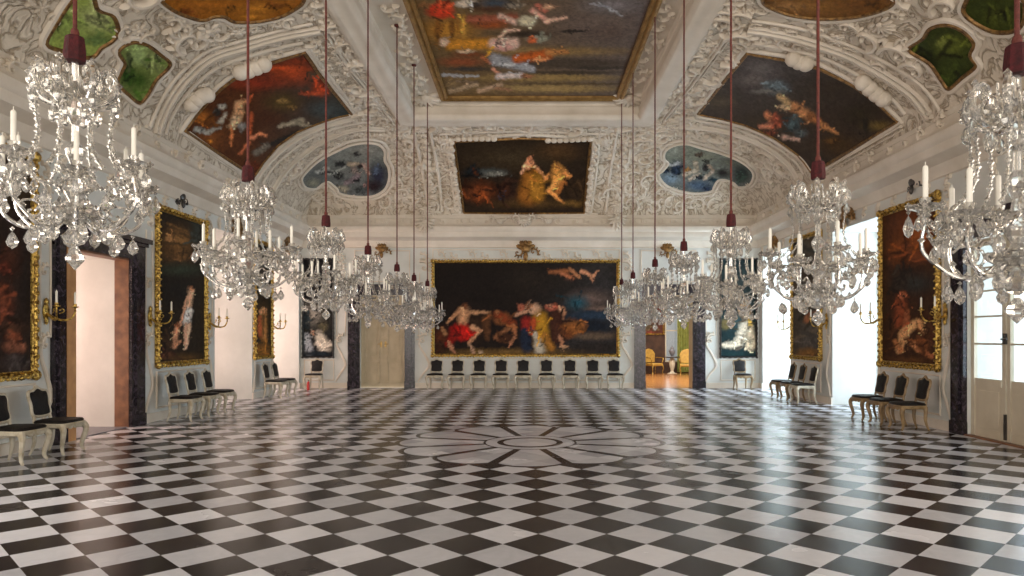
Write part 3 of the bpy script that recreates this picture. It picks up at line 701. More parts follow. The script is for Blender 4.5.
wall_painting('oil_painting', 'dull grey-brown painting in gilded frame between the two right window niches', (WX, 18.78, 1.07), (0,-1,0), (0,0,1), (-1,0,0), 2.0, 3.3, 44, 110, (58, 50, 42), S_RB, Z8, gain=1.4, frame=.09, seed=8, step=.13)
Z9 = (630, 300, 5.757)
S_P = [('e', 120, 200, 30, 50, (140, 74, 58), .8), ('e', 130, 250, 40, 20, (60, 50, 40)), ('e', 120, 160, 40, 20, (90, 80, 60))]
wall_painting('oil_painting', 'dark red painting seen through the open back doorway, above a gilded armchair', (5.62, 32.0, 1.75), (1,0,0), (0,0,1), (0,-1,0), .95, 1.9, 20, 36, (84, 50, 40), S_P, Z9, frame=.06, seed=9)

# ================================================================== pictures in the vault
ZL = (175, 40, 4.114)
S_L = [('g', 300, 250, 720, 300, (44, 52, 50)), ('e', 480, 130, 150, 60, (146, 58, 26), .9), ('e', 320, 170, 140, 40, (126, 44, 24), .9), ('e', 420, 110, 160, 16, (168, 66, 28), .7), ('e', 600, 195, 46, 34, (158, 58, 28), .8), ('e', 560, 215, 60, 12, (176, 74, 40), .7), ('e', 330, 130, 60, 18, (88, 34, 22), .8), ('e', 500, 80, 70, 18, (120, 48, 24), .8), ('e', 570, 140, 30, 26, (64, 60, 46), .8), ('e', 620, 280, 100, 40, (54, 62, 62), .7), ('e', 690, 290, 50, 20, (38, 46, 48), .8), ('e', 440, 250, 90, 46, (70, 56, 26), .8), ('e', 440, 245, 30, 14, (116, 92, 50)), ('e', 480, 270, 24, 10, (110, 84, 44)), ('e', 380, 320, 90, 40, (60, 32, 18), .8),
  ('e', 110, 310, 50, 36, (128, 74, 26), .8), ('e', 150, 400, 90, 60, (100, 56, 24), .8), ('e', 260, 420, 90, 60, (70, 38, 20), .8), ('e', 170, 290, 18, 18, (40, 38, 36)), ('e', 190, 268, 20, 12, (166, 160, 146)), ('c', 180, 335, 205, 300, 12, 10, (156, 148, 132)), ('c', 262, 260, 248, 330, 22, 24, (214, 158, 112)), ('c', 250, 320, 230, 350, 22, 16, (200, 166, 128)), ('c', 228, 350, 226, 430, 9, 7, (180, 108, 62)), ('e', 282, 245, 12, 10, (190, 130, 90)), ('c', 300, 250, 315, 220, 8, 6, (176, 84, 46)), ('c', 312, 300, 300, 400, 10, 8, (164, 78, 44)), ('c', 310, 400, 345, 378, 10, 7, (200, 120, 84)), ('c', 345, 378, 372, 392, 7, 5, (196, 120, 80)), ('c', 300, 420, 260, 465, 9, 6, (176, 96, 60)), ('e', 270, 350, 22, 18, (120, 116, 110)), ('c', 80, 365, 110, 370, 14, 12, (150, 148, 140)), ('c', 120, 380, 180, 355, 10, 9, (140, 136, 126)), ('e', 140, 412, 10, 8, (196, 120, 40)), ('e', 60, 385, 24, 12, (70, 44, 24)),
  ('c', 430, 350, 520, 325, 10, 14, (150, 138, 116)), ('c', 500, 335, 560, 355, 12, 10, (134, 124, 104)), ('c', 400, 420, 500, 375, 12, 10, (38, 36, 34)), ('c', 330, 460, 380, 430, 16, 12, (104, 96, 84)), ('e', 310, 520, 50, 30, (80, 34, 18), .8)]
cove_painting('ceiling_painting', 'fan-shaped fiery red battle painting in the left vault', [(183.5,130),(196,113),(211,96),(222,86),(233,78),(244,72),(255,67),(272,61),(288,56),(304,51),(311,61),(318,72),(334,92),(351,113),(336,116),(321,121),(308,126),(296,131),(277,144.5),(262.5,161.5),(253,176),(218,153)], (74, 40, 20), S_L, ZL, seed=21)
ZR = (690, 40, 4.114)
S_R = [('g', 300, 350, 250, 60, (66, 62, 60)), ('e', 300, 110, 110, 60, (84, 78, 76), .9), ('e', 250, 160, 80, 36, (92, 84, 80), .8), ('e', 360, 190, 60, 36, (92, 104, 108), .8), ('e', 320, 205, 90, 12, (104, 100, 94), .7), ('e', 130, 250, 90, 34, (70, 62, 50), .9), ('e', 600, 200, 200, 80, (46, 38, 30), .9), ('e', 700, 300, 90, 60, (42, 36, 24), .8), ('e', 780, 350, 80, 26, (92, 76, 40), .8), ('e', 730, 350, 16, 40, (24, 22, 16), .7), ('e', 620, 430, 120, 60, (58, 42, 22), .8), ('e', 300, 330, 120, 40, (50, 40, 30), .8),
  ('c', 370, 225, 420, 265, 14, 18, (176, 146, 104)), ('c', 430, 270, 500, 310, 26, 24, (164, 112, 70)), ('c', 500, 310, 560, 350, 20, 14, (150, 96, 54)), ('c', 550, 345, 612, 378, 12, 6, (186, 130, 80)), ('e', 392, 270, 26, 14, (180, 152, 116)), ('e', 430, 340, 30, 36, (66, 84, 88), .6), ('c', 320, 300, 350, 345, 16, 16, (176, 112, 76)), ('c', 290, 350, 350, 350, 12, 14, (188, 120, 88)), ('e', 360, 330, 26, 30, (140, 70, 46), .6), ('c', 390, 395, 450, 405, 12, 9, (186, 154, 136)), ('e', 330, 380, 30, 14, (96, 50, 34)), ('e', 460, 380, 30, 16, (80, 90, 90), .7), ('e', 590, 410, 40, 14, (96, 66, 30), .8)]
cove_painting('ceiling_painting', 'fan-shaped dark stormy painting with one sprawling figure in the right vault', [(698.5,113),(723,82),(748,52),(765,55),(782,58),(800,62),(819,67),(838,76),(855,85),(868,94),(880,103),(899,121),(863,143),(826,165),(814,174),(806,163),(799,154),(787,145),(775,137),(760,130),(746,124),(735,121),(724,118)], (52, 42, 34), S_R, ZR, seed=22)
ZO = (295, 135, 8.857)
S_O1 = [('g', 500, 450, 500, 80, (112, 116, 110)), ('e', 620, 120, 150, 60, (118, 118, 112), .8), ('e', 740, 350, 110, 150, (38, 40, 52), .7), ('e', 730, 300, 50, 40, (64, 74, 90), .8), ('e', 700, 450, 90, 70, (34, 26, 30), .7), ('e', 300, 250, 160, 60, (92, 96, 92), .8), ('e', 200, 330, 100, 50, (74, 78, 78), .8), ('e', 150, 420, 80, 50, (110, 110, 96), .8), ('c', 180, 320, 300, 290, 14, 18, (150, 152, 146)), ('c', 300, 340, 440, 280, 14, 14, (140, 144, 138)), ('c', 480, 250, 560, 250, 24, 20, (150, 136, 118)), ('c', 520, 300, 560, 340, 34, 26, (128, 116, 110)), ('c', 460, 420, 560, 360, 26, 26, (116, 104, 108)), ('c', 600, 260, 660, 330, 22, 20, (150, 130, 120)), ('e', 540, 165, 30, 20, (34, 34, 36)), ('e', 400, 250, 50, 22, (44, 46, 48)), ('e', 390, 350, 44, 38, (38, 40, 42)), ('e', 385, 350, 16, 14, (120, 124, 118)), ('e', 580, 270, 30, 18, (40, 34, 34)), ('e', 540, 400, 40, 14, (34, 32, 36)), ('c', 230, 330, 330, 320, 10, 10, (40, 44, 46)), ('e', 580, 480, 70, 40, (66, 72, 72), .7), ('e', 430, 470, 60, 40, (128, 124, 108), .8), ('e', 620, 440, 18, 14, (150, 120, 116))]
cove_painting('ceiling_painting', 'kidney-shaped blue-grey cloud painting in the left vault corner', [(301,179),(305,172),(318,160),(337,150),(351,144),(367,142),(379,144),(385,151),(385,160),(389,168),(389,180),(384,190),(372,196),(354,196),(340,193),(337,188),(328,181),(322,184),(315,188),(305,187)], (86, 90, 90), S_O1, ZO, step=1.1, seed=23, smooth_n=4, fmat='smooth', fr=.045)
ZO2 = (650, 135, 8.86)
S_O2 = [('g', 500, 470, 400, 90, (108, 112, 100)), ('e', 230, 130, 110, 60, (118, 122, 112), .8), ('e', 480, 180, 160, 60, (104, 106, 92), .9), ('e', 720, 230, 130, 40, (84, 88, 78), .8), ('e', 820, 330, 110, 100, (32, 42, 42), .7), ('e', 820, 370, 60, 40, (46, 66, 60), .8), ('e', 650, 330, 80, 50, (34, 32, 32), .7), ('e', 180, 380, 120, 80, (92, 108, 120), .8), ('e', 240, 270, 80, 70, (44, 52, 64), .7), ('c', 170, 265, 260, 235, 12, 16, (150, 152, 152)), ('e', 140, 310, 30, 26, (34, 44, 58)), ('e', 230, 310, 50, 36, (32, 42, 56)), ('e', 330, 300, 40, 20, (116, 84, 46)), ('e', 430, 440, 150, 60, (62, 78, 96), .7), ('e', 500, 470, 70, 30, (34, 46, 70), .8), ('c', 300, 350, 400, 310, 18, 22, (168, 158, 140)), ('c', 400, 240, 420, 300, 30, 22, (150, 138, 120)), ('c', 350, 390, 430, 340, 16, 14, (176, 162, 146)), ('c', 480, 380, 560, 310, 16, 18, (170, 156, 140)), ('c', 520, 260, 560, 300, 20, 16, (140, 124, 108)), ('e', 490, 280, 26, 36, (38, 36, 36)), ('e', 440, 370, 34, 20, (30, 34, 38)), ('e', 430, 165, 34, 18, (70, 58, 48)), ('e', 500, 225, 30, 20, (40, 40, 36)), ('e', 560, 390, 40, 20, (30, 50, 60))]
cove_painting('ceiling_painting', 'kidney-shaped blue-grey cloud painting in the right vault corner', [(658.5,174.5),(663,170),(668,163),(664,158),(665,151),(673,145),(687,143),(701,147),(720,152),(740,160),(752,169),(754,177),(749,185),(737,186),(731,181),(724,179),(718,180),(714,186),(711,191),(695,193),(678,190),(665,184)], (92, 98, 96), S_O2, ZO2, step=1.1, seed=24, smooth_n=4, fmat='smooth', fr=.045)
ZC = (410, 100, 3.3875)
S_C2 = [('e', 350, 190, 230, 60, (52, 42, 28), .9), ('e', 500, 170, 100, 40, (66, 46, 26), .9), ('e', 260, 240, 80, 16, (60, 64, 62), .8), ('e', 290, 248, 40, 8, (116, 116, 106), .8), ('e', 210, 242, 40, 16, (20, 24, 26), .8), ('e', 240, 310, 70, 44, (86, 44, 22), .8), ('e', 240, 320, 26, 26, (120, 60, 28), .8), ('e', 330, 320, 60, 40, (44, 28, 20), .8), ('e', 320, 300, 18, 30, (60, 34, 22)), ('e', 310, 325, 12, 18, (40, 44, 56)), ('e', 420, 350, 190, 22, (64, 46, 24), .8),
  ('c', 405, 235, 400, 320, 24, 40, (128, 80, 30)), ('e', 404, 216, 18, 18, (206, 140, 100)), ('e', 404, 196, 9, 10, (180, 110, 76)), ('c', 388, 225, 378, 245, 7, 6, (206, 146, 110)), ('c', 425, 225, 465, 270, 7, 5, (190, 130, 90)), ('c', 430, 260, 430, 320, 26, 30, (140, 96, 34)), ('c', 500, 235, 498, 272, 24, 22, (206, 140, 66)), ('c', 520, 240, 540, 256, 10, 8, (190, 124, 66)), ('c', 498, 275, 470, 308, 13, 10, (206, 142, 74)), ('c', 475, 308, 518, 345, 9, 6, (196, 130, 68)), ('c', 520, 280, 500, 310, 12, 9, (160, 96, 46)), ('c', 470, 250, 452, 272, 7, 5, (190, 124, 66)), ('e', 495, 222, 10, 10, (120, 76, 40)), ('e', 560, 300, 40, 40, (50, 36, 22), .8), ('e', 550, 350, 50, 14, (90, 66, 30), .8)]
cove_painting('ceiling_painting', 'dark trapezoid painting of a couple dancing in the back vault', [(454,141),(522,137.5),(590.7,140),(587,176),(584,213),(524,213.5),(464,213),(459,177)], (36, 27, 19), S_C2, ZC, step=1.2, seed=25)
S_G = [('e', 230, 40, 60, 40, (150, 158, 104), .8), ('e', 160, 60, 50, 40, (112, 128, 66), .8), ('e', 230, 90, 50, 18, (78, 96, 52), .8), ('e', 330, 130, 34, 30, (128, 146, 92), .7), ('e', 330, 190, 40, 40, (50, 72, 24), .8), ('e', 370, 130, 26, 40, (120, 130, 80), .8), ('e', 300, 180, 24, 30, (40, 66, 24), .8)]
Z0z = (0, 0, 2.4)
cove_painting('ceiling_cartouche', 'lime green painted cartouche in the left vault behind the nearest red tassel', [(44,42),(57,18),(70,-2),(80,-12),(92,-5),(97,8),(112,14),(117,30),(110,40),(100,46),(92,55),(80,56),(60,50)], (128, 142, 70), S_G, Z0z, seed=26, smooth_n=4, gain=1.2)
cove_painting('ceiling_cartouche', 'dark green painted cartouche with curled edge in the left vault, left of the fiery painting', [(117,50),(130,41),(145,43),(158,52),(169,63),(155,78),(147,92),(138,102),(128,95),(116,82),(120,70),(123,62)], (112, 124, 66), S_G, Z0z, seed=27, smooth_n=4, gain=1.2)
Zr0 = (764, 0, 2.4)
S_G2 = [('e', 450, 110, 50, 34, (78, 86, 32), .8), ('e', 400, 150, 24, 40, (28, 34, 14), .8), ('e', 450, 170, 40, 34, (50, 60, 24), .8), ('e', 430, 100, 16, 12, (104, 112, 52)), ('e', 560, 40, 40, 26, (70, 78, 28), .8), ('e', 580, 30, 14, 20, (24, 28, 12), .6), ('e', 370, 115, 20, 10, (26, 28, 14), .6)]
cove_painting('ceiling_cartouche', 'larger dark green painted cartouche in the right vault, right of the stormy painting', [(910,48),(924,37),(931,27),(947,23),(964,29),(976,42),(972,54),(978,65),(964,77),(951,88),(943,79),(931,62)], (50, 58, 24), S_G2, Zr0, seed=28, smooth_n=4, gain=1.1)
cove_painting('ceiling_cartouche', 'dark olive painted cartouche at the upper right edge, above the nearest right chandelier', [(965,10),(975,20),(995,30),(1015,30),(1026,20),(1024,-5),(1000,-15),(975,-10),(967,0)], (50, 58, 22), S_G2, Zr0, seed=29, smooth_n=4, gain=1.1)
S_K = [('e', 400, 10, 200, 30, (140, 84, 24), .8), ('e', 620, 30, 120, 30, (160, 104, 34), .8), ('e', 260, 50, 40, 20, (90, 46, 20), .8), ('e', 700, 20, 60, 16, (104, 60, 22), .7), ('e', 480, 40, 30, 20, (104, 66, 22), .7), ('e', 580, 70, 90, 12, (176, 116, 40), .7)]
cove_painting('ceiling_cartouche', 'amber gold painted cartouche at the top of the left vault', [(158,-8),(161,0),(175,10),(195,17.5),(205,18),(213,15),(224,15),(234,20),(255,20),(270,17.5),(282,14),(295,7),(303,0),(306,-15),(290,-35),(250,-48),(200,-45),(168,-25)], (134, 82, 26), S_K, (130, 0, 4.8), seed=30, smooth_n=3, gain=1.15)
S_K2 = [('e', 100, 10, 120, 24, (120, 84, 40), .8), ('e', 250, 5, 60, 14, (96, 62, 28), .8), ('e', 60, 10, 40, 12, (150, 110, 64), .8)]
cove_painting('ceiling_cartouche', 'brown painted cartouche at the top of the right vault', [(762,-4),(766,3),(778,9),(795,14),(820,17),(850,16),(875,11),(893,3),(897,-8),(890,-25),(860,-42),(815,-45),(775,-32),(760,-14)], (104, 70, 34), S_K2, Zr0, seed=31, smooth_n=3, gain=1.15)

# flat painting in the ceiling
ZF = (390, 0, 3.793)
S_F = [('g', 300, 200, 950, 60, (92, 82, 78)), ('e', 800, 100, 200, 70, (98, 84, 76), .9), ('e', 820, 120, 90, 40, (84, 70, 62), .8), ('e', 850, 20, 150, 40, (110, 104, 104), .9), ('c', 790, 10, 880, 60, 5, 5, (150, 150, 152)), ('c', 760, 15, 840, 30, 4, 4, (140, 140, 144)),
  ('e', 560, 195, 420, 22, (124, 100, 62), .6), ('e', 650, 240, 330, 22, (66, 56, 46), .5), ('e', 800, 258, 130, 8, (50, 42, 36), .5), ('e', 560, 295, 360, 18, (134, 110, 66), .5), ('e', 700, 275, 200, 8, (60, 50, 38), .5), ('e', 600, 335, 320, 18, (140, 116, 72), .5), ('e', 700, 318, 230, 5, (84, 66, 40), .5),
  ('e', 220, 115, 130, 60, (156, 108, 40), .7), ('e', 180, 110, 12, 50, (120, 76, 28)), ('e', 235, 110, 12, 40, (110, 70, 26)), ('e', 280, 100, 12, 50, (190, 140, 60)), ('e', 190, 40, 56, 34, (186, 56, 30)), ('e', 210, 20, 30, 18, (206, 80, 44)), ('e', 130, 20, 26, 16, (120, 84, 50)), ('e', 290, 14, 46, 16, (206, 190, 170)), ('e', 320, 20, 24, 12, (60, 50, 40)), ('e', 400, 12, 80, 20, (56, 66, 76), .7), ('e', 380, 36, 90, 14, (70, 44, 30), .7), ('e', 470, 20, 40, 12, (120, 110, 96)), ('c', 300, 75, 470, 70, 18, 22, (150, 84, 60)), ('c', 420, 60, 470, 85, 14, 14, (206, 170, 150)), ('e', 380, 95, 80, 18, (140, 70, 30), .7), ('e', 520, 80, 40, 22, (190, 180, 150)), ('c', 540, 40, 600, 80, 12, 12, (206, 150, 130)), ('c', 590, 80, 670, 66, 10, 7, (214, 170, 144)), ('c', 560, 20, 590, 40, 12, 10, (190, 110, 90)), ('e', 600, 25, 30, 12, (180, 140, 110)), ('e', 520, 130, 120, 16, (50, 40, 32), .7), ('e', 560, 148, 44, 16, (150, 150, 130)), ('e', 540, 152, 20, 16, (180, 90, 50)), ('e', 700, 118, 60, 6, (40, 34, 30)),
  ('c', 230, 170, 400, 165, 26, 26, (190, 128, 40)), ('e', 205, 160, 20, 18, (206, 176, 150)), ('c', 390, 165, 470, 165, 22, 26, (216, 180, 160)), ('c', 410, 150, 440, 115, 8, 8, (220, 180, 150)), ('c', 440, 115, 490, 112, 8, 6, (216, 176, 150)), ('e', 430, 178, 40, 16, (200, 150, 136)), ('e', 300, 205, 80, 14, (110, 60, 34), .7), ('e', 290, 195, 40, 8, (196, 170, 140)), ('e', 270, 235, 110, 24, (124, 66, 38), .7), ('c', 350, 215, 380, 240, 8, 8, (170, 100, 60)), ('c', 400, 225, 540, 262, 28, 16, (150, 150, 152)), ('e', 440, 245, 40, 10, (180, 180, 178)), ('c', 480, 222, 600, 205, 20, 22, (186, 90, 34)), ('c', 600, 200, 670, 195, 16, 10, (180, 120, 66)), ('e', 570, 225, 40, 8, (214, 140, 90)), ('c', 200, 285, 330, 290, 8, 6, (160, 160, 160)), ('e', 300, 262, 120, 10, (52, 48, 46), .7), ('c', 390, 260, 430, 295, 8, 10, (200, 140, 110)), ('c', 410, 290, 500, 285, 14, 12, (206, 190, 180)), ('e', 520, 290, 30, 8, (150, 100, 70)), ('c', 230, 345, 330, 320, 12, 10, (164, 140, 110)), ('c', 340, 345, 420, 320, 12, 10, (176, 146, 116)), ('c', 400, 335, 460, 340, 8, 6, (150, 110, 80)), ('e', 240, 320, 40, 20, (110, 90, 60), .7), ('c', 250, 305, 330, 312, 6, 5, (120, 100, 80))]
t = thing('ceiling_painting', 'enormous rectangular painting of a crowd on steps in the flat of the ceiling', 'ceiling painting', (.05, 11.1, ZT-.05))
u, v = 2.2, 7.25; nu, nv = 130, 300; c = MB(); pts = []
for j in range(nv+1):
    for i in range(nu+1): pts.append((-u+2*u*i/nu, -v+2*v*j/nv, 0))
c.add(pts, [(j*(nu+1)+i, (j+1)*(nu+1)+i, (j+1)*(nu+1)+i+1, j*(nu+1)+i+1) for j in range(nv) for i in range(nu)])
W = np.array(pts) + np.array(t.location); W[:, 1] = np.maximum(W[:, 1], 1.0)
o = c.build('canvas', M['canvas'], t); add_paint(o, brush(project(W), (104, 82, 52), S_F, ZF, seed=33, mottle=.35, gain=1.35))
mb = MB(); mb.sweep_rect([(0,.04),(-.0,-.06),(-.05,-.09),(-.10,-.05),(-.14,-.10),(-.20,-.08),(-.22,.04)], -u, u, -v, v, True); mb.build('frame', simple('bronze_gilding', (.42, .25, .08), (.22, .12, .035), rough=.4, metal=.5, scale=6), t, smooth=False)
# ================================================================== stucco relief
def frame_at(n, ang):
    n = Vector(n).normalized(); ref = Vector((0, 0, 1)) if abs(n.z) < .95 else Vector((0, 1, 0))
    u = ref.cross(n); u.normalize(); v = n.cross(u)
    return u*math.cos(ang) + v*math.sin(ang), v*math.cos(ang) - u*math.sin(ang), n
def scroll(mb, c, n, size, ang, flip=1, leaf=5):
    """acanthus C-scroll: a tapering volute with leaf lobes along its back"""
    u, v, n = frame_at(n, ang); v = v*flip; c = Vector(c)
    pts, rad = [], []
    for i in range(15):
        t = i/14; th = -.6 + t*5.6; r = size*(.50*(1-t)**1.2 + .06)
        pts.append(c + u*(r*math.cos(th)) + v*(r*math.sin(th)) + n*(size*.05)); rad.append(size*(.085*(1-t)+.03))
    mb.tube(pts, rad, 6, [q*1.9 for q in rad], [n]*15)
    for i in range(leaf):
        th = -.5 + i*.62; r = size*(.56-.05*i); a = th+.55
        d = u*math.cos(a) + v*math.sin(a); s = d.cross(n)
        mb.blob(c + u*(r*math.cos(th)) + v*(r*math.sin(th)) + d*size*.10 + n*size*.03, (size*.20, size*.075, size*.15), (d, s, n), 6, 4)
    mb.blob(c + n*size*.06, (size*.10, size*.10, size*.18), (u, v, n), 6, 4)
def rosette(mb, c, n, size, k=7):
    u, v, n = frame_at(n, 0); c = Vector(c)
    for i in range(k):
        a = 2*PI*i/k; d = u*math.cos(a) + v*math.sin(a)
        mb.blob(c + d*size*.30 + n*size*.04, (size*.24, size*.12, size*.11), (d, d.cross(n), n), 6, 4)
    mb.blob(c + n*size*.08, (size*.15, size*.15, size*.15), (u, v, n), 7, 4)
def shell(mb, c, n, size, ang):
    u, v, n = frame_at(n, ang); c = Vector(c)
    for i in range(7):
        a = PI*(i+.5)/7; d = u*math.cos(a) + v*math.sin(a)
        mb.blob(c + d*size*.34 + n*size*.08, (size*.34, size*.085, size*.13), (d, d.cross(n), n), 7, 4)
    mb.blob(c + n*size*.1, (size*.17, size*.15, size*.15), (u, v, n), 7, 4)
    for s in (-1, 1): mb.blob(c + u*s*size*.42 - v*size*.12 + n*size*.05, (size*.24, size*.10, size*.1), (u, v, n), 7, 4)
def scurve(mb, O, U, V, Nn, pts, r):
    O, U, V, Nn = map(Vector, (O, U, V, Nn))
    q = crom(pts, 5); P = [O + U*a + V*b + Nn*.012 for a, b in q]
    k = len(P); mb.tube(P, [r*(.55+.6*math.sin(PI*i/(k-1))) for i in range(k)], 6, [r*.8]*k, [Nn]*k)
def panel(mb, O, U, V, Nn, u0, u1, v0, v1, w=.035, h=.03):
    O, U, V, Nn = map(Vector, (O, U, V, Nn)); prof = [(0, 0), (0, h*.7), (w*.3, h), (w*.7, h*.8), (w, 0)]
    vs = [O + U*a + V*b + Nn*t for o, t in prof for a, b in ((u0+o, v0+o), (u1-o, v0+o), (u1-o, v1-o), (u0+o, v1-o))]
    mb.add(vs, [(j*4+i, j*4+(i+1) % 4, (j+1)*4+(i+1) % 4, (j+1)*4+i) for j in range(4) for i in range(4)])

# arch mouldings on the vault
RIBS = []
def rib(pts, w=.09, h=.07):
    q = crom(pts, 7); P, n = cove_hit(q); RIBS.append(q)
    if w > .085:
        e = np.cross(np.gradient(P, axis=0), n); e /= np.linalg.norm(e, axis=1)[:, None]
        RIB.tube(P + n*.01, w*.35, 6, h*.8, n); RIB.tube(P + e*w*.85 + n*.01, w*.22, 6, h*.5, n); RIB.tube(P - e*w*.85 + n*.01, w*.22, 6, h*.5, n)
    else: RIB.tube(P + n*.01, w*.6, 6, h*.7, n)
for w, h, pl in ((.11, .10, [(255,180),(269,161),(291,142),(319,127.5),(353,118)]), (.06, .05, [(262,183),(275,165),(296,147),(323,132),(356,123),(372,122)]), (.11, .10, [(273,190),(285,171),(304,153.5),(330,137.5),(358,129),(384,129)]),
    (.12, .11, [(153,150),(157,132),(162,117),(172,98),(188,77),(213,57),(247,46),(282,36),(320,29)]), (.07, .06, [(165,134),(170,119),(180,102),(196,83),(219,66),(250,55),(283,46),(303,42)]), (.06, .05, [(145,146),(149,128),(155,112),(165,93),(181,72),(207,51),(243,40),(280,30),(312,23)]),
    (.09, .08, [(186,134),(219,157),(254,180)]), (.07, .06, [(308,46),(325,70),(342,92),(357,112)]), (.09, .07, [(326,33),(348,65),(372,95),(392,120)]),
    (.11, .10, [(697,114.5),(725,120),(748,127),(776,140),(800,157),(811,171)]), (.06, .05, [(690,119),(722,125),(746,132),(773,145),(795,161),(804,174)]), (.11, .10, [(680,126),(706,128),(735,134),(764,146),(787,163),(797,178)]),
    (.12, .11, [(748,29),(764,31),(793,37),(820,45),(848,55),(873,68),(896,82),(913,95),(926,111),(934,128)]), (.07, .06, [(752,43),(785,48),(822,57),(850,70),(872,83),(892,98),(906,114)]), (.06, .05, [(752,20),(780,24),(808,30),(840,41),(870,54),(900,70),(922,86),(936,103),(944,120)]),
    (.09, .08, [(818,174),(862,149),(902,126)]), (.07, .06, [(744,48),(722,78),(703,104),(694,112)]), (.09, .07, [(728,35),(706,66),(684,95),(664,120)]),
    (.08, .07, [(414,131),(418,150),(424,180),(429,212)]), (.08, .07, [(430,131),(434,150),(439,180),(442,212)]), (.08, .07, [(634,131),(630,150),(625,180),(621,212)]), (.08, .07, [(617,131),(614,150),(609,180),(606,212)]),
    (.06, .05, [(446,133),(451,175),(456,214)]), (.06, .05, [(600,132),(596,175),(591,214)]), (.06, .05, [(440,134),(520,131),(606,134)]), (.06, .05, [(452,219),(524,221),(598,219)])):
    rib(pl, w, h)
RIB.build('trim_3', M['smooth'], kind='structure')

# scattered scrollwork over the free fields of the vault
rnd = random.Random(5); orn = {'l': MB(), 'r': MB(), 'b': MB()}
ribpts = np.concatenate(RIBS)
def free(p, x, y, marg):
    q = np.array([p])
    for poly in COVE_POLYS:
        if pip(poly, q[:, 0], q[:, 1])[0] or np.min(np.hypot(poly[:, 0]-p[0], poly[:, 1]-p[1])) < marg: return False
    return np.min(np.hypot(ribpts[:, 0]-p[0], ribpts[:, 1]-p[1])) > marg*.8
cand = []
for side in 'lr':
    for y in np.arange(8.6, 22.2, .27):
        for t in np.linspace(.04, .97, 15):
            u = 1-math.cos(t*PI/2) if t < .5 else t - .207*(1-t)*2*.7
            x = OL + (IL-OL)*u if side == 'l' else OR_ - (OR_-IR)*u
            cand.append((side, x, y))
for x in np.arange(-6.6, 6.6, .27):
    for t in np.linspace(.05, .97, 13):
        u = 1-math.cos(t*PI/2) if t < .5 else t - .207*(1-t)*2*.7
        cand.append(('b', x, OB-(OB-IB)*u))
kept = 0
for side, x, y in cand:
    x += rnd.uniform(-.06, .06); y += rnd.uniform(-.08, .08)
    cu = [(x-OL)/(IL-OL), (OR_-x)/(OR_-IR), (OB-y)/(OB-IB)]
    if min(cu) < (.10 if side != 'b' else .03) or min(cu) > .985: continue
    if cu[{'l': 0, 'r': 1, 'b': 2}[side]] > min(cu)+1e-6: continue
    z = float(cove_z(np.array([x]), np.array([y]))[0]); n = cove_n(np.array([x]), np.array([y]))[0]
    p = project([(x, y, z)])[0]
    if not (-30 < p[0] < 1054 and -30 < p[1] < 245): continue
    sc = F/y
    s = rnd.choice((.26, .32, .40, .48))
    if not free(p, x, y, max(2.2, s*.40*sc)):
        s = .20
        if not free(p, x, y, max(1.5, s*.40*sc)): continue
    k = rnd.random(); kept += 1
    if k < .78: scroll(orn[side], (x, y, z), n, s*1.15, rnd.uniform(0, 6.28), rnd.choice((-1, 1)), rnd.choice((3, 4, 5)))
    elif k < .92: rosette(orn[side], (x, y, z), n, s*.9)
    else: shell(orn[side], (x, y, z), n, s, rnd.uniform(0, 6.28))
# fruit clusters overlapping the gilt edge, shells and drops
def at_cove(px, py):
    P, n = cove_hit([(px, py)]); return P[0], n[0]
for pts in ([(188,101),(193,96),(199,92),(204,91)], [(238,68),(246,66),(254,63),(262,60)], [(795,54),(801,57),(808,59)], [(866,78),(873,84),(880,90),(887,95)]):
    for p in pts:
        P, n = at_cove(*p); orn['l' if p[0] < 530 else 'r'].blob(P + n*.1, (.16, .16, .15), frame_at(n, 0), 9, 6)
for px, py, s in ((425,222,.5), (617,218,.5), (425,208,.36), (617,205,.36)):
    P, n = at_cove(px, min(py, 214)); P = np.array(backpt(px, py, 22.2)); shell(orn['b'], P, (0, -1, .0), s, PI); rosette(orn['b'], P + np.array((0, 0, -.22)), (0, -1, 0), s*.8)
for py in range(140, 212, 7):
    for px in (449+ (py-140)*.13, 595.5-(py-140)*.13, 424+(py-140)*.14, 624-(py-140)*.14):
        P, n = at_cove(px + rnd.uniform(-1, 1), py); orn['b'].blob(P + n*.03, (.13, .09, .08), frame_at(n, rnd.uniform(0, 3)), 6, 4); orn['b'].blob(P + n*.05 + np.array((.07, 0, -.05)), (.08, .06, .07), frame_at(n, rnd.uniform(0, 3)), 6, 4)
for px in list(range(458, 500, 6)) + list(range(548, 592, 6)):
    P, n = at_cove(px, 137.5+math.sin(px)*1.0); orn['b'].blob(P + n*.07, (.10, .08, .08), frame_at(n, 0), 7, 4)
for px, w in ((524, 1.0), (500, .6), (548, .6)):
    shell(orn['b'], backpt(px, 220, 22.2), (0, -1, 0), w*.36, PI); scroll(orn['b'], backpt(px-9, 219, 22.2), (0, -1, 0), w*.3, 0, 1); scroll(orn['b'], backpt(px+9, 219, 22.2), (0, -1, 0), w*.3, PI, -1)
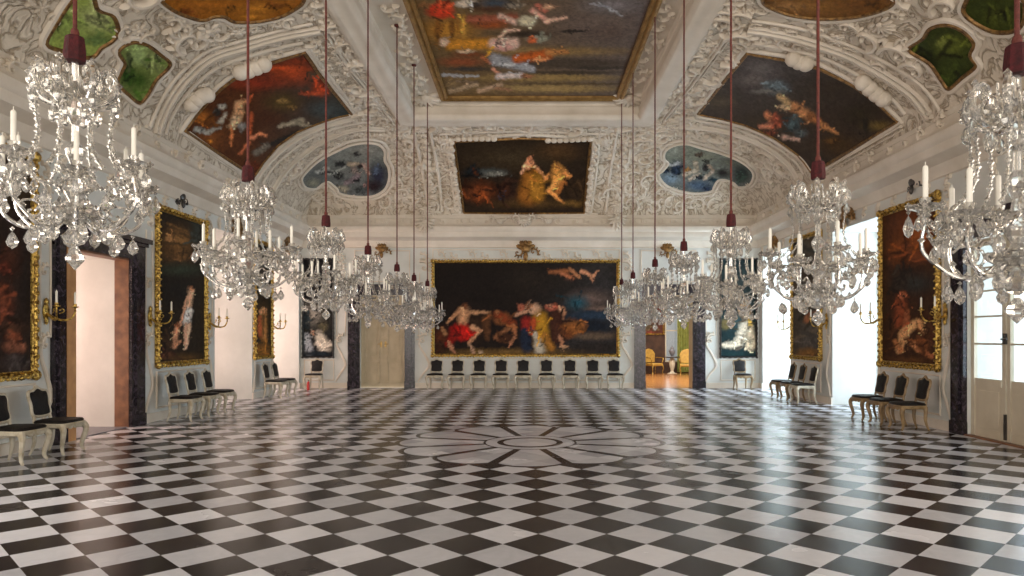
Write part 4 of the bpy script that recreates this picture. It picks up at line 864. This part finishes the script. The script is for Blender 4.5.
# scrolls on the flat strip round the ceiling painting and on the cornice frieze
flat = MB()
for y in np.arange(12.2, 18.6, .42):
    for x, f in ((-2.75, 1), (2.62, -1)): scroll(flat, (x+rnd.uniform(-.05, .05), y, ZT-.005), (0, 0, -1), .36, rnd.choice((0, PI))+rnd.uniform(-.4, .4), f if int(y/.42) % 2 else -f, 4)
for x in np.arange(-2.8, 2.7, .34):
    scroll(flat, (x, 18.5, ZT-.02), (0, -.5, -.8), .34, rnd.uniform(-.3, .3)+PI/2, 1 if int(x/.34) % 2 else -1, 4)
for x, y in ((-2.75, 18.4), (2.6, 18.4)): shell(flat, (x, y, ZT-.02), (0, -.3, -1), .7, 0)
frz = MB()
for k, y in enumerate(np.arange(9.0, 22.2, .62)):
    for s in (-1, 1): scroll(frz, (s*(WX-.30), y, 5.33), (-s, 0, -.25), .24, PI/2*k, 1 if k % 2 else -1, 4); (shell if k % 3 == 0 else scroll)(frz, (s*(WX-.005), y+.3, 4.37), (-s, 0, 0), .22, PI/2)
for k, x in enumerate(np.arange(-6.9, 6.95, .46)):
    scroll(frz, (x, YB-.31, 5.33), (0, -1, -.2), .22, PI*k, 1 if k % 2 else -1, 4)
for k, m in enumerate(('l', 'r', 'b')): orn[m].build('trim_%d' % (4+k), M['relief'], kind='structure')
flat.build('trim_7', M['relief'], kind='structure'); frz.build('trim_8', M['relief'], kind='structure')

# wall panels and S-scroll pilasters
wl = MB()
VZ = (0, 0, 1)
def pilaster(O, U, Nn, w, z0=.2, z1=4.3):
    h = z1-z0
    scurve(wl, O, U, VZ, Nn, [(-w*.5, z0), (-w*.1, z0+h*.06), (w*.42, z0+h*.13), (w*.1, z0+h*.21), (-w*.4, z0+h*.30), (0, z0+h*.36)], .035)
    scurve(wl, O, U, VZ, Nn, [(-w*.4, z0+h*.36), (-w*.45, z0+h*.6), (-w*.35, z0+h*.86)], .022)
    scurve(wl, O, U, VZ, Nn, [(w*.4, z0+h*.36), (w*.45, z0+h*.6), (w*.35, z0+h*.86)], .022)
    for q, s in ((.33, .9), (.6, .7), (.9, 1.0), (.97, .8)):
        scroll(wl, Vector(O) + Vector(U)*(-w*.05) + Vector((0, 0, z0+h*q)), Nn, w*s, PI/2, 1 if q < .8 else -1, 5)
for y, w in ((13.64, .30), (10.72, .28), (16.22, .30), (18.82, .14), (20.13, .12)): pilaster((-WX, y, 0), (0, 1, 0), (1, 0, 0), w)
for y, w in ((12.46, .26), (14.84, .1), (17.4, .26), (19.83, .12)): pilaster((WX, y, 0), (0, 1, 0), (-1, 0, 0), w)
for x, w in ((-6.1, .34), (-3.42, .40), (3.12, .40), (5.85, .40)): pilaster((x, YB, 0), (1, 0, 0), (0, -1, 0), w)
for y0, y1 in ((8.0, 10.5), (13.9, 16.0), (18.85, 20.05)): panel(wl, (-WX, 0, 0), (0, 1, 0), VZ, (1, 0, 0), y0, y1, .24, .98)
for y0, y1 in ((12.65, 14.75), (17.85, 19.75)): panel(wl, (WX, 0, 0), (0, 1, 0), VZ, (-1, 0, 0), y0, y1, .24, .98)
for x0, x1 in ((-7.3, -6.32), (6.15, 7.28)): panel(wl, (0, YB, 0), (1, 0, 0), VZ, (0, -1, 0), x0, x1, .24, .92)
panel(wl, (0, YB, 0), (1, 0, 0), VZ, (0, -1, 0), -3.1, 2.85, .24, .97); panel(wl, (0, YB, 0), (1, 0, 0), VZ, (0, -1, 0), -3.15, 2.9, 4.16, 4.48)
for x in (-4.77, 4.48): panel(wl, (0, YB, 0), (1, 0, 0), VZ, (0, -1, 0), x-.9, x+.9, 3.42, 4.45)
for k, x in enumerate(np.arange(-2.9, 2.8, .5)):
    if abs(x+.14) > .5: scroll(wl, (x, YB, 4.3), (0, -1, 0), .26, PI*(k % 2), 1, 5)
wl.build('trim_9', M['relief'], kind='structure')

# ================================================================== gilded ornaments on the frieze
def ornament(name, label, loc, n, size, mat, group=None):
    t = thing(name, label, 'ornament', loc, 0, group); mb = MB(); o = Vector((0, 0, 0))
    u, v, nn = frame_at(n, 0)
    for i in range(5):
        a = PI*(i+.5)/5; d = u*math.cos(a) + v*math.sin(a)
        mb.blob(o + d*size*.26, (size*.30, size*.15, size*.12), (d, d.cross(nn), nn), 8, 5)
    for s in (-1, 1):
        scroll(mb, o + u*s*size*.42 - v*size*.2, n, size*.5, 0, s, 5); scroll(mb, o + u*s*size*.3 + v*size*.35, n, size*.4, PI/2, s, 4)
    mb.blob(o - v*size*.42 + nn*.06, (size*.14, size*.26, size*.12), (u, v, nn), 8, 5)
    mb.blob(o + nn*.05, (size*.3, size*.26, size*.12), (u, v, nn), 8, 5)
    mb.build('relief', M[mat], t); return t
ornament('gilded_crest', 'gilded shell crest on the back wall, centred above the widest painting', (-.14, YB-.085, 4.49), (0, -1, 0), .60, 'oldgold')
ornament('gilded_crest', 'small gilded crest above the closed cream back doors', (-4.77, YB-.06, 4.46), (0, -1, 0), .42, 'oldgold')
ornament('gilded_crest', 'small gilded crest above the open doorway in the back wall', (4.42, YB-.06, 4.46), (0, -1, 0), .44, 'oldgold')
ornament('gilded_crest', 'gilded crest at the head of the nearer right window niche', (WX-.07, 16.3, 4.50), (-1, 0, 0), .55, 'oldgold')
ornament('gilded_crest', 'gilded crest at the head of the farther right window niche', (WX-.07, 21.1, 4.46), (-1, 0, 0), .5, 'oldgold')
ornament('gilded_crest', 'gilded crest at the head of the nearer left window niche', (-WX+.07, 17.6, 4.46), (1, 0, 0), .5, 'oldgold')
ornament('gilded_crest', 'gilded crest at the head of the farther left window niche', (-WX+.07, 21.3, 4.46), (1, 0, 0), .5, 'oldgold')
ornament('frieze_rosette', 'dark bronze rosette above the tall painting of two pale nudes', (-WX+.02, 14.85, 4.62), (1, 0, 0), .36, 'steel')
ornament('frieze_rosette', 'dark bronze rosette above the tall brown painting beside the glazed door', (WX-.02, 13.5, 4.64), (-1, 0, 0), .36, 'steel')
# ================================================================== chairs
def make_chair(label, wood='chairwood'):
    t = thing('rococo_chair', label, 'chair')
    def outline(wf, wb, df, db, k=6):
        pts = [(-wf, -df), (-wf*.5, -df-.025), (0, -df-.035), (wf*.5, -df-.025), (wf, -df), (wf+.01, -df*.4), (wb+.02, db*.4), (wb, db), (0, db+.01), (-wb, db), (-wb-.02, db*.4), (-wf-.01, -df*.4)]
        return crom(pts, 3, True)
    def stack(mb, layers):
        n = len(layers[0][0]); vs = [(x, y, z) for o, z in layers for x, y in o]
        fs = [(j*n+i, j*n+(i+1) % n, (j+1)*n+(i+1) % n, (j+1)*n+i) for j in range(len(layers)-1) for i in range(n)]
        fs += [tuple(range(n-1, -1, -1)), tuple((len(layers)-1)*n+i for i in range(n))]
        mb.add(vs, fs)
    mb = MB(); stack(mb, [(outline(.225, .185, .215, .20), .375), (outline(.245, .20, .235, .215), .39), (outline(.25, .205, .24, .22), .43), (outline(.24, .195, .23, .21), .445)])
    for s in (-1, 0, 1): mb.blob((s*.1, -.262+abs(s)*.01, .385), (.06, .015, .03), None, 7, 4)
    mb.build('seat_frame', M[wood], t)
    mb = MB(); stack(mb, [(outline(.235, .19, .225, .205), .440), (outline(.24, .195, .23, .21), .462), (outline(.225, .18, .215, .195), .485), (outline(.16, .13, .15, .13), .498), (outline(.05, .05, .05, .04), .502)])
    mb.build('seat', M['leather'], t)
    for s in (-1, 1):
        q = crom([(s*.222, -.212, .41), (s*.248, -.245, .36), (s*.250, -.25, .30), (s*.228, -.222, .18), (s*.215, -.208, .09), (s*.226, -.226, .03), (s*.238, -.246, .018)], 4)
        k = len(q); r = [.033*(1-i/k)**1.0+.0145 for i in range(k)]; r[-1] = .019; r[-2] = .021; r[-3] = .019
        mb = MB(); mb.tube(q, r, 8); mb.build('leg', M[wood], t)
        q = crom([(s*.18, .20, .42), (s*.19, .205, .32), (s*.185, .20, .2), (s*.19, .225, .09), (s*.20, .262, .0)], 4)
        k = len(q); mb = MB(); mb.tube(q, [.027*(1-i/k)+.014 for i in range(k)], 8); mb.build('leg', M[wood], t)
    # back: stiles and a cartouche-shaped frame round a dark pad
    def bk(u, z): return (u, .205 + (z-.42)*.20, z)
    shape = [(-.155, .545), (0, .53), (.155, .545), (.185, .60), (.175, .70), (.195, .82), (.17, .885), (.09, .895), (0, .935), (-.09, .895), (-.17, .885), (-.195, .82), (-.175, .70), (-.185, .60)]
    q = crom(shape, 4, True); nb = Vector((0, -.98, .2))
    mb = MB(); mb.tube([bk(a, b) for a, b in q], .024, 8, .021, [nb]*len(q), True)
    for s in (-1, 1):
        p = crom([bk(s*.18, .40), bk(s*.172, .47), bk(s*.165, .55)], 4); mb.tube(p, .022, 8)
    mb.blob(bk(0, .945), (.05, .018, .028), None, 8, 5)
    mb.build('backrest_frame', M[wood], t)
    mb = MB(); c = np.array([0, .715]); n = len(q); lay = []
    for f, d in ((.97, .014), (.95, -.014), (.78, -.026), (.4, -.032), (.08, -.033)):
        for a, b in q:
            x, z = c[0]+(a-c[0])*f, c[1]+(b-c[1])*f; P = Vector(bk(x, z)); lay.append(P + Vector((0, 1, -.2))*d)
    mb.add(lay, [(j*n+i, j*n+(i+1) % n, (j+1)*n+(i+1) % n, (j+1)*n+i) for j in range(4) for i in range(n)] + [tuple(range(n-1, -1, -1)), tuple(4*n+i for i in range(n))])
    mb.build('backrest_pad', M['leather'], t)
    return t
protoL = protoR = None
def chair(x, y, rz, label, group, wood='chairwood'):
    global protoL, protoR
    p = protoL if wood == 'chairwood' else protoR
    if p is None:
        c = make_chair(label, wood)
        if wood == 'chairwood': protoL = c
        else: protoR = c
    else: c = copy_tree(p); c['label'] = label
    c['group'] = group; c.location = (x, y, 0); c.rotation_euler = (0, 0, rz)
    return c
LW, RW = PI/2, -PI/2                     # facing into the room from the left / right wall
G = 'rococo chairs along the walls'
for y, l in ((10.12, 'pale rococo chair directly left of the open left doorway, its black back in full view'), (9.32, 'pale rococo chair at the left edge, second from the open left doorway')): chair(-6.80, y, LW, l, G)
for y, l in zip((13.98, 14.75, 15.52), ('nearest of three pale chairs under the tall painting of two nudes', 'middle of three pale chairs under the tall painting of two nudes', 'farthest of three pale chairs under the tall painting of two nudes')): chair(-6.86, y, LW, l, G)
for y, l in zip((19.06, 19.75), ('nearer of two pale chairs under the narrow left painting', 'farther of two pale chairs under the narrow left painting')): chair(-6.9, y, LW, l, G)
for y, l in zip((14.16, 13.42, 12.67), ('farthest of three black-backed chairs under the tall brown painting', 'middle of three black-backed chairs under the tall brown painting', 'black-backed chair nearest the glazed right door')): chair(6.82, y, RW, l, G, 'chairdark')
for y, l in zip((19.08, 18.37, 17.65), ('farthest of three chairs under the grey-brown painting between the right niches', 'middle of three chairs under the grey-brown painting between the right niches', 'nearest and palest of three chairs between the right window niches')): chair(6.86, y, RW, l, G, 'chairdark' if y > 18 else 'chairwood')
ORD = ('first', 'second', 'third', 'fourth', 'fifth', 'sixth', 'seventh', 'eighth', 'ninth')
for k, px in enumerate((435.6, 456.9, 478.8, 500.9, 523.1, 546.6, 570.3, 593.4, 614.7)):
    chair((px-VX)*22.3/F, 22.28, 0, '%s chair from the left in the row of nine below the widest painting' % ORD[k], G)
chair((315-VX)*22.3/F, 22.25, 0, 'lone pale chair beside the red extinguisher in the left back corner', G)
chair((741-VX)*22.3/F, 22.2, 0, 'lone brown-legged chair below the teal painting in the right back corner', G, 'chairdark')

# ================================================================== chandeliers
def drop(mb, c, s, w=None):
    """cut pendant: octagon bead and a flat faceted almond"""
    x, y, z = c; w = w or s*.26
    mb.add([(x, y, z), (x+w*.4, y, z-w*.4), (x, y+w*.4, z-w*.4), (x-w*.4, y, z-w*.4), (x, y-w*.4, z-w*.4), (x, y, z-w*.8)], [(0,1,2),(0,2,3),(0,3,4),(0,4,1),(5,2,1),(5,3,2),(5,4,3),(5,1,4)])
    z -= w*.8; vs = [(x, y, z)]
    for f, h in ((.55, .22), (1.0, .58), (.75, .82)):
        for i in range(6):
            a = PI*i/3; vs.append((x+w*f*math.cos(a), y+w*f*math.sin(a), z-(s-w*.8)*h))
    vs.append((x, y, z-(s-w*.8)))
    fs = [(0, 1+i, 1+(i+1) % 6) for i in range(6)]
    for j in range(2): fs += [(1+j*6+i, 7+j*6+i, 7+j*6+(i+1) % 6, 1+j*6+(i+1) % 6) for i in range(6)]
    fs += [(19, 13+(i+1) % 6, 13+i) for i in range(6)]
    mb.add(vs, fs)
def bead(mb, c, r):
    x, y, z = c
    mb.add([(x, y, z+r), (x+r, y, z), (x, y+r, z), (x-r, y, z), (x, y-r, z), (x, y, z-r)], [(0,1,2),(0,2,3),(0,3,4),(0,4,1),(5,2,1),(5,3,2),(5,4,3),(5,1,4)])
ROPE = {}
def make_chandelier():
    t = thing('crystal_chandelier', '', 'chandelier')
    K = M['crystal']
    mb = MB(); mb.lathe([(.001,.14),(.05,.16),(.075,.20),(.035,.235),(.03,.26),(.10,.29),(.11,.32),(.05,.345),(.028,.40),(.06,.46),(.07,.50),(.03,.56),(.022,.62),(.05,.68),(.055,.71),(.022,.76),(.02,.86),(.045,.91),(.05,.95),(.03,1.0),(.07,1.03),(.05,1.07),(.02,1.12),(.018,1.24)], 12, scal=.06, k=6)
    mb.build('stem', K, t, smooth=False)
    mb = MB(); mb.lathe([(.03,.30),(.08,.29),(.125,.32),(.14,.35),(.135,.355),(.115,.33),(.08,.305),(.03,.315)], 24, scal=.05, k=12); mb.build('dish', K, t, smooth=False)
    mb = MB(); mb.lathe([(.001,0),(.05,.055),(.055,.075),(.03,.11),(.012,.13),(.012,.15)], 8); mb.build('bottom_drop', K, t, smooth=False)
    arms = 8
    for i in range(arms):
        a = 2*PI*(i+.5)/arms; hi = i % 2; ca, sa = math.cos(a), math.sin(a)
        R = .40 if hi else .345; zc = .60 if hi else .52
        def P(r, z, side=0): return (r*ca - side*sa, r*sa + side*ca, z)
        path = crom([(.05, .33), (.14, .25), (.24, .235), (.33, .29), (R+.015, .39), (R, zc-.06)], 5)
        mb = MB(); mb.tube([P(r, z) for r, z in path], [.014-.005*k/len(path) for k in range(len(path))], 7)
        v = [(.21+.075*(1-q/12)*math.cos(.6*q+.4), .335+.075*(1-q/12)*math.sin(.6*q+.4)) for q in range(13)]
        mb.tube([P(r, z) for r, z in v], .008, 6)
        for q in (6, 11, 16, 21): bead(mb, P(path[q][0], path[q][1]+.02), .022)
        arm = mb.build('arm', K, t, smooth=False)
        mb = MB(); mb.lathe([(.012,-.05),(.03,-.035),(.02,-.02),(.075,.0),(.085,.018),(.078,.02),(.03,.008),(.024,.03),(.03,.055),(.022,.058)], 16, P(R, zc), .08, 8)
        for q in range(6):
            b = 2*PI*q/6; bead(mb, (P(R, zc)[0]+.088*math.cos(b), P(R, zc)[1]+.088*math.sin(b), zc+.012), .022)
        mb.build('drip_pan', K, arm, smooth=False)
        mb = MB(); mb.lathe([(.0135, .03), (.0135, .215), (.010, .222), (.002, .226), (.0015, .245)], 10, P(R, zc)); mb.build('candle', M['wax'], arm)
        for q in range(5):
            b = a + 2*PI*q/5; mb = MB(); x, y, _ = P(R, zc)
            drop(mb, (x+.078*math.cos(b), y+.078*math.sin(b), zc-.005),   .105 if q else .145, .025 if q else .030); mb.build('pendant', K, arm, smooth=False)
        mb = MB(); drop(mb, P(.30, .235), .13, .034); mb.build('pendant', K, arm, smooth=False)
        mb = MB(); drop(mb, P(.18, .30, .03), .15, .034); mb.build('pendant', K, t, smooth=False)
        # crown leaf
        b = 2*PI*i/arms; cb, sb = math.cos(b), math.sin(b)
        def Q(r, z, s=0): return (r*cb - s*sb, r*sb + s*cb, z)
        cp = crom([(.03, 1.03), (.09, .985), (.16, 1.0), (.215, 1.06), (.22, 1.13), (.18, 1.19), (.14, 1.16), (.15, 1.12)], 4)
        mb = MB(); mb.tube([Q(r, z) for r, z in cp], [.007+.012*math.sin(PI*k/(len(cp)-1)) for k in range(len(cp))], 7)
        for s in (-1, 1):
            for q in range(3): mb.blob(Q(.10+.05*q, 1.03+.05*q, s*.04), (.022, .008, .036), (Vector((cb, sb, 0)), Vector((-sb, cb, 0)), Vector((0, 0, 1))), 6, 4)
        for q in (4, 9, 14, 19, 23): bead(mb, Q(cp[q][0]+.015, cp[q][1]+.012), .024)
        lf = mb.build('crown_leaf', K, t, smooth=False)
        for r, z, s, w in ((.22, 1.05, .12, .028), (.148, 1.12, .09, .024), (.12, .98, .11, .026), (.235, 1.12, .08, .022)):
            mb = MB(); drop(mb, Q(r, z), s, w); mb.build('pendant', K, lf, smooth=False)
        # bead chain from the crown down to the arms, and a swag between two candles
        mb = MB(); st = crom([Q(.21, 1.03), Q(.205, .92), Q(.195, .78), Q(.23, .66), Q(.32, .57)], 6)
        for k, p in enumerate(st): bead(mb, p, .012 if k % 3 else .020)
        mb.tube(st, .005, 4); mb.build('bead_chain', K, t, smooth=False)
        a2 = a + 2*PI/arms; R2 = .345 if hi else .40; z2 = .52 if hi else .60; mb = MB(); st = []
        for k in range(13):
            f = k/12; aa = a+(a2-a)*f; r = R+(R2-R)*f; st.append((r*math.cos(aa), r*math.sin(aa), zc+(z2-zc)*f+.01-.13*4*f*(1-f)))
        for k, p in enumerate(st): bead(mb, p, .016 if k % 2 else .021)
        drop(mb, st[6], .12, .03); mb.tube(st, .004, 4); mb.build('bead_swag', K, t, smooth=False)
    mb = MB(); mb.lathe([(.002,1.235),(.056,1.238),(.058,1.28),(.054,1.33),(.049,1.375),(.043,1.385),(.014,1.39)], 14, scal=.05, k=7)
    mb.build('tassel_cover', M['velvet'], t)
    return t
LEFT = [(-2.7, 703*2.7/455, 3.47), (-2.7, 703*2.7/282, 3.32), (-2.7, 703*2.7/204, 3.29), (-2.7, 703*2.7/162, 3.20), (-2.7, 703*2.7/133, 3.15), (-2.7, 703*2.7/116, 3.12), (-2.7, 18.5, 3.15)]
RIGHT = [(2.42, 703*2.42/487, 3.14), (2.42, 703*2.42/288, 3.16), (2.42, 703*2.42/201, 3.16), (2.42, 703*2.42/154, 3.18), (2.42, 703*2.42/125, 3.18), (2.42, 703*2.42/103, 3.19), (2.42, 18.55, 3.19)]
proto = None
NEAR = ('nearest', 'second nearest', 'third nearest', 'fourth nearest', 'fifth nearest', 'second farthest', 'farthest')
for s, row in (('left', LEFT), ('right', RIGHT)):
    for k, (x, y, zt) in enumerate(row):
        lab = '%s crystal chandelier of the %s row, hanging on a red rope' % (NEAR[k], s)
        if proto is None: c = proto = make_chandelier()
        else: c = copy_tree(base)
        if c is proto:
            base = proto
        c['label'] = lab; c['group'] = 'crystal chandeliers in two rows'
        c.location = (x, y, zt-1.40); c.rotation_euler = (0, 0, .37*k + (.2 if s == 'left' else 0))
        ROPE[c] = ZT-.03-(zt-1.40)
for c, top in ROPE.items():               # each rope has its own length
    mb = MB(); k = 60; P = [(.0, 0, 1.41+(top-1.41)*i/k) for i in range(k+1)]
    mb.tube(P, .0125, 8); mb.lathe([(.022, 1.39), (.024, 1.41), (.018, 1.43), (.012, 1.435)], 10)
    mb.lathe([(.0, top-.02), (.05, top-.01), (.06, top+.02), (.0, top+.025)], 12)
    mb.build('rope', M['rope'], c)

# ================================================================== wall sconces
def make_sconce():
    t = thing('wall_sconce', '', 'sconce'); mb = MB()                      # plate on the wall plane y=0, arms towards -y
    ax = (Vector((1,0,0)), Vector((0,0,1)), Vector((0,-1,0)))
    mb.blob((0, -.015, .0), (.055, .11, .02), ax, 9, 5); mb.blob((0, -.02, .11), (.035, .05, .02), ax, 8, 4); mb.blob((0, -.02, -.11), (.03, .055, .02), ax, 8, 4)
    mb.build('back_plate', M['gold'], t)
    for s in (-1, 1):
        p = crom([(0, -.03, -.03), (s*.05, -.14, -.10), (s*.12, -.22, -.09), (s*.165, -.25, -.01), (s*.165, -.25, .05)], 5)
        mb = MB(); mb.tube(p, [.014-.005*i/len(p) for i in range(len(p))], 7); c = crom([(s*.06, -.13, -.03), (s*.09, -.17, .0), (s*.07, -.16, .03), (s*.05, -.14, .01)], 4); mb.tube(c, .007, 6)
        mb.lathe([(.01, .04), (.04, .05), (.042, .06), (.018, .062), (.02, .09), (.015, .092)], 12, (s*.165, -.25, 0))
        arm = mb.build('arm', M['gold'], t)
        mb = MB(); mb.lathe([(.0125, .075), (.0125, .22), (.006, .228), (.001, .24)], 9, (s*.165, -.25, 0)); mb.build('candle', M['wax'], arm)
    return t
ps = None
for x, y, z, rz, l in ((-WX, 10.72, 2.06, PI/2, 'gilded two-candle sconce just left of the open left doorway'), (-WX, 13.66, 2.06, PI/2, 'gilded two-candle sconce between the open left doorway and the painting of two nudes'), (-WX, 16.2, 2.02, PI/2, 'gilded two-candle sconce right of the painting of two nudes'), (-WX, 20.13, 2.02, PI/2, 'gilded two-candle sconce right of the narrow left painting'),
    (WX, 12.5, 2.08, -PI/2, 'gilded two-candle sconce between the tall brown painting and the glazed door'), (WX, 14.83, 2.08, -PI/2, 'gilded two-candle sconce at the far edge of the tall brown painting'), (WX, 17.5, 2.05, -PI/2, 'gilded two-candle sconce at the near edge of the grey-brown painting'), (WX, 19.85, 2.0, -PI/2, 'gilded two-candle sconce at the far edge of the grey-brown painting')):
    if ps is None: ps = c = make_sconce()
    else: c = copy_tree(ps)
    c.scale = (1.3, 1.3, 1.3); c['label'] = l; c['group'] = 'gilded wall sconces'; c.location = (x, y, z); c.rotation_euler = (0, 0, rz)

# ================================================================== fire extinguisher
t = thing('fire_extinguisher', 'small red fire extinguisher on the floor in the left back corner', 'fire extinguisher', (-6.86, 21.75, 0))
mb = MB(); mb.lathe([(.06, 0), (.075, .01), (.078, .03), (.078, .36), (.07, .41), (.04, .44), (.025, .45), (.025, .47)], 16); mb.build('cylinder_body', M['red'], t)
mb = MB(); mb.lathe([(.026, .46), (.03, .48), (.028, .51), (.012, .52)], 12); mb.box(-.015, .015, -.11, .02, .52, .535); mb.box(-.015, .015, -.10, .0, .545, .555); mb.build('valve', M['steel'], t, smooth=False)
mb = MB(); mb.tube(crom([(.03, 0, .49), (.10, -.02, .48), (.115, -.03, .36), (.10, -.03, .2), (.085, -.03, .12)], 5), .011, 7); mb.build('hose', M['leather'], t); t.scale = (.55, .55, .6)

# ================================================================== furniture in the room beyond
def armchair(label, loc, rz):
    t = thing('gilded_armchair', label, 'armchair', loc, rz, 'gilded armchairs in the far room')
    mb = MB(); mb.box(-.3, .3, -.28, .28, .36, .48); mb.build('seat', M['yellow'], t, bevel=.04)
    mb = MB(); mb.prism([(-.28, .5), (.28, .5), (.32, .9), (.2, 1.06), (0, 1.12), (-.2, 1.06), (-.32, .9)], (0, .24, 0), (1,0,0), (0,.1,1), (0,1,0), 0, .07); mb.build('backrest', M['yellow'], t, bevel=.02)
    for sx in (-1, 1):
        for sy in (-1, 1):
            mb = MB(); mb.tube(crom([(sx*.27, sy*.25, .38), (sx*.3, sy*.28, .26), (sx*.27, sy*.25, .1), (sx*.29, sy*.28, 0)], 4), [.03-.0012*i for i in range(13)], 8); mb.build('leg', M['gold'], t)
        mb = MB(); mb.tube(crom([(sx*.29, .25, .72), (sx*.34, .05, .72), (sx*.34, -.2, .70), (sx*.31, -.22, .58), (sx*.29, -.18, .46)], 4), .022, 8); mb.build('armrest', M['gold'], t)
    return t
armchair('yellow gilded armchair seen through the back doorway, under the dark red painting', (5.45, 30.9, .006), .5)
armchair('yellow gilded armchair seen through the back doorway, in front of the green curtain', (6.75, 30.2, .006), -.2)
t = thing('pedestal_table', 'small white pedestal table seen through the back doorway, before the window', 'table', (6.25, 30.9, .006))
mb = MB(); mb.lathe([(.2, 0), (.22, .03), (.1, .07), (.06, .14), (.12, .35), (.14, .55), (.07, .72)], 16); mb.build('pedestal', M['whitepaint'], t)
mb = MB(); mb.lathe([(.28, .72), (.32, .74), (.32, .77), (.0, .78)], 20); mb.build('table_top', M['steel'], t)
t = thing('lidded_vase', 'blue-white lidded vase on the pedestal table before the far window', 'vase', (6.25, 30.9, .786))
mb = MB(); mb.lathe([(.07, 0), (.06, .03), (.13, .16), (.14, .24), (.07, .34), (.08, .36)], 16); mb.build('vase_body', M['greystone'], t)
mb = MB(); mb.lathe([(.085, .36), (.07, .4), (.02, .43), (.025, .46), (.0, .48)], 14); mb.build('lid', M['greystone'], t)
t = thing('window_curtain', 'tall green curtain beside the window in the room beyond the back doorway', 'curtain', (6.98, 31.8, .05))
mb = MB(); k = 30; vs = []
for i in range(k+1):
    x = -.32+.64*i/k; y = .05*math.sin(i*1.3)
    for z in (0, 1.2, 2.4, 3.75): vs.append((x, y*(1-.05*z), z))
mb.add(vs, [(i*4+j, (i+1)*4+j, (i+1)*4+j+1, i*4+j+1) for i in range(k) for j in range(3)]); mb.build('drape', M['green'], t)
mb = MB(); mb.tube([(-.4, 0, 3.78), (.4, 0, 3.78)], .025, 8); mb.blob((-.42, 0, 3.78), (.04, .04, .04)); mb.blob((.42, 0, 3.78), (.04, .04, .04)); mb.build('curtain_rod', M['brass'], t)
# ================================================================== light
def area(name, loc, rot, sx, sy, power, col, spread=180):
    l = bpy.data.lights.new(name, 'AREA'); l.shape = 'RECTANGLE'; l.size = sx; l.size_y = sy; l.energy = power; l.color = col; l.spread = math.radians(spread)
    o = bpy.data.objects.new(name, l); COL.objects.link(o); o.location = loc; o.rotation_euler = rot
    return o
WARM, COOL = (1.0, .67, .58), (.74, .86, 1.0)
for i, (y0, y1, _, zt) in enumerate(LEFT_OPEN[1:]): area('window_light', (-WX-TH-.3, (y0+y1)/2, 2.2), (0, -PI/2, 0), 3.8, y1-y0, 150+90*i, WARM)
for i, (y0, y1, _, zt) in enumerate(RIGHT_OPEN[1:]): area('window_light', (WX+TH+.3, (y0+y1)/2, 2.2), (0, PI/2, 0), 3.8, y1-y0, 400+260*i, COOL)
area('glazed_door_light', (WX+1.0, 11.0, 1.8), (0, PI/2, 0), 3.0, 2.0, 90, COOL)
area('passage_light', (-10.7, 12.1, 1.9), (0, -PI/2, 0), 2.4, 1.4, 120, (1.0, .70, .60))
area('far_room_light', (6.0, 26.5, 4.1), (0, 0, 0), 5, 5, 560, (1.0, .95, .86))
area('far_window_light', (6.4, 32.6, 2.0), (-PI/2, 0, 0), .6, 3.0, 10, (1, 1, 1))
# fill lamps added along the unbroken near walls, where no windows are built
for y in (1.5, 6.0):
    area('near_fill_light', (WX-.1, y, 2.3), (0, PI/2, 0), 3.6, 2.3, 165, (1, .90, .80))
    area('near_fill_light', (-WX+.1, y, 2.3), (0, -PI/2, 0), 3.6, 2.3, 165, (1, .92, .84))
sl = bpy.data.lights.new('frontal_fill_sun', 'SUN'); sl.energy = 2.9; sl.angle = math.radians(50); sl.color = (1, .90, .80)  # added sun, an even frontal fill through the open near end
so = bpy.data.objects.new('frontal_fill_sun', sl); COL.objects.link(so); so.location = (0, -3, 4); so.rotation_euler = (PI/2-.04, 0, 0)
w = bpy.data.worlds.new('daylight'); SC.world = w; w.use_nodes = True
bg = w.node_tree.nodes['Background']; bg.inputs[0].default_value = (1.0, .97, .94, 1); bg.inputs[1].default_value = .42

# ================================================================== camera
cd = bpy.data.cameras.new('camera'); cam = bpy.data.objects.new('camera', cd); COL.objects.link(cam)
cam.location = (0, 0, EYE); cam.rotation_euler = (PI/2, 0, 0)
cd.sensor_width = 36; cd.lens = F/1024*36; cd.shift_x = -(VX-512)/1024; cd.shift_y = (VY-288)/1024
cd.clip_start = .05; cd.clip_end = 200
SC.camera = cam
SC.view_settings.view_transform = 'Standard'
try: SC.view_settings.look = 'None'
except Exception: pass
SC.view_settings.exposure = -.08
cy = SC.cycles
cy.use_denoising = True
cy.max_bounces = 10; cy.transmission_bounces = 8; cy.diffuse_bounces = 4; cy.glossy_bounces = 4; cy.transparent_max_bounces = 8
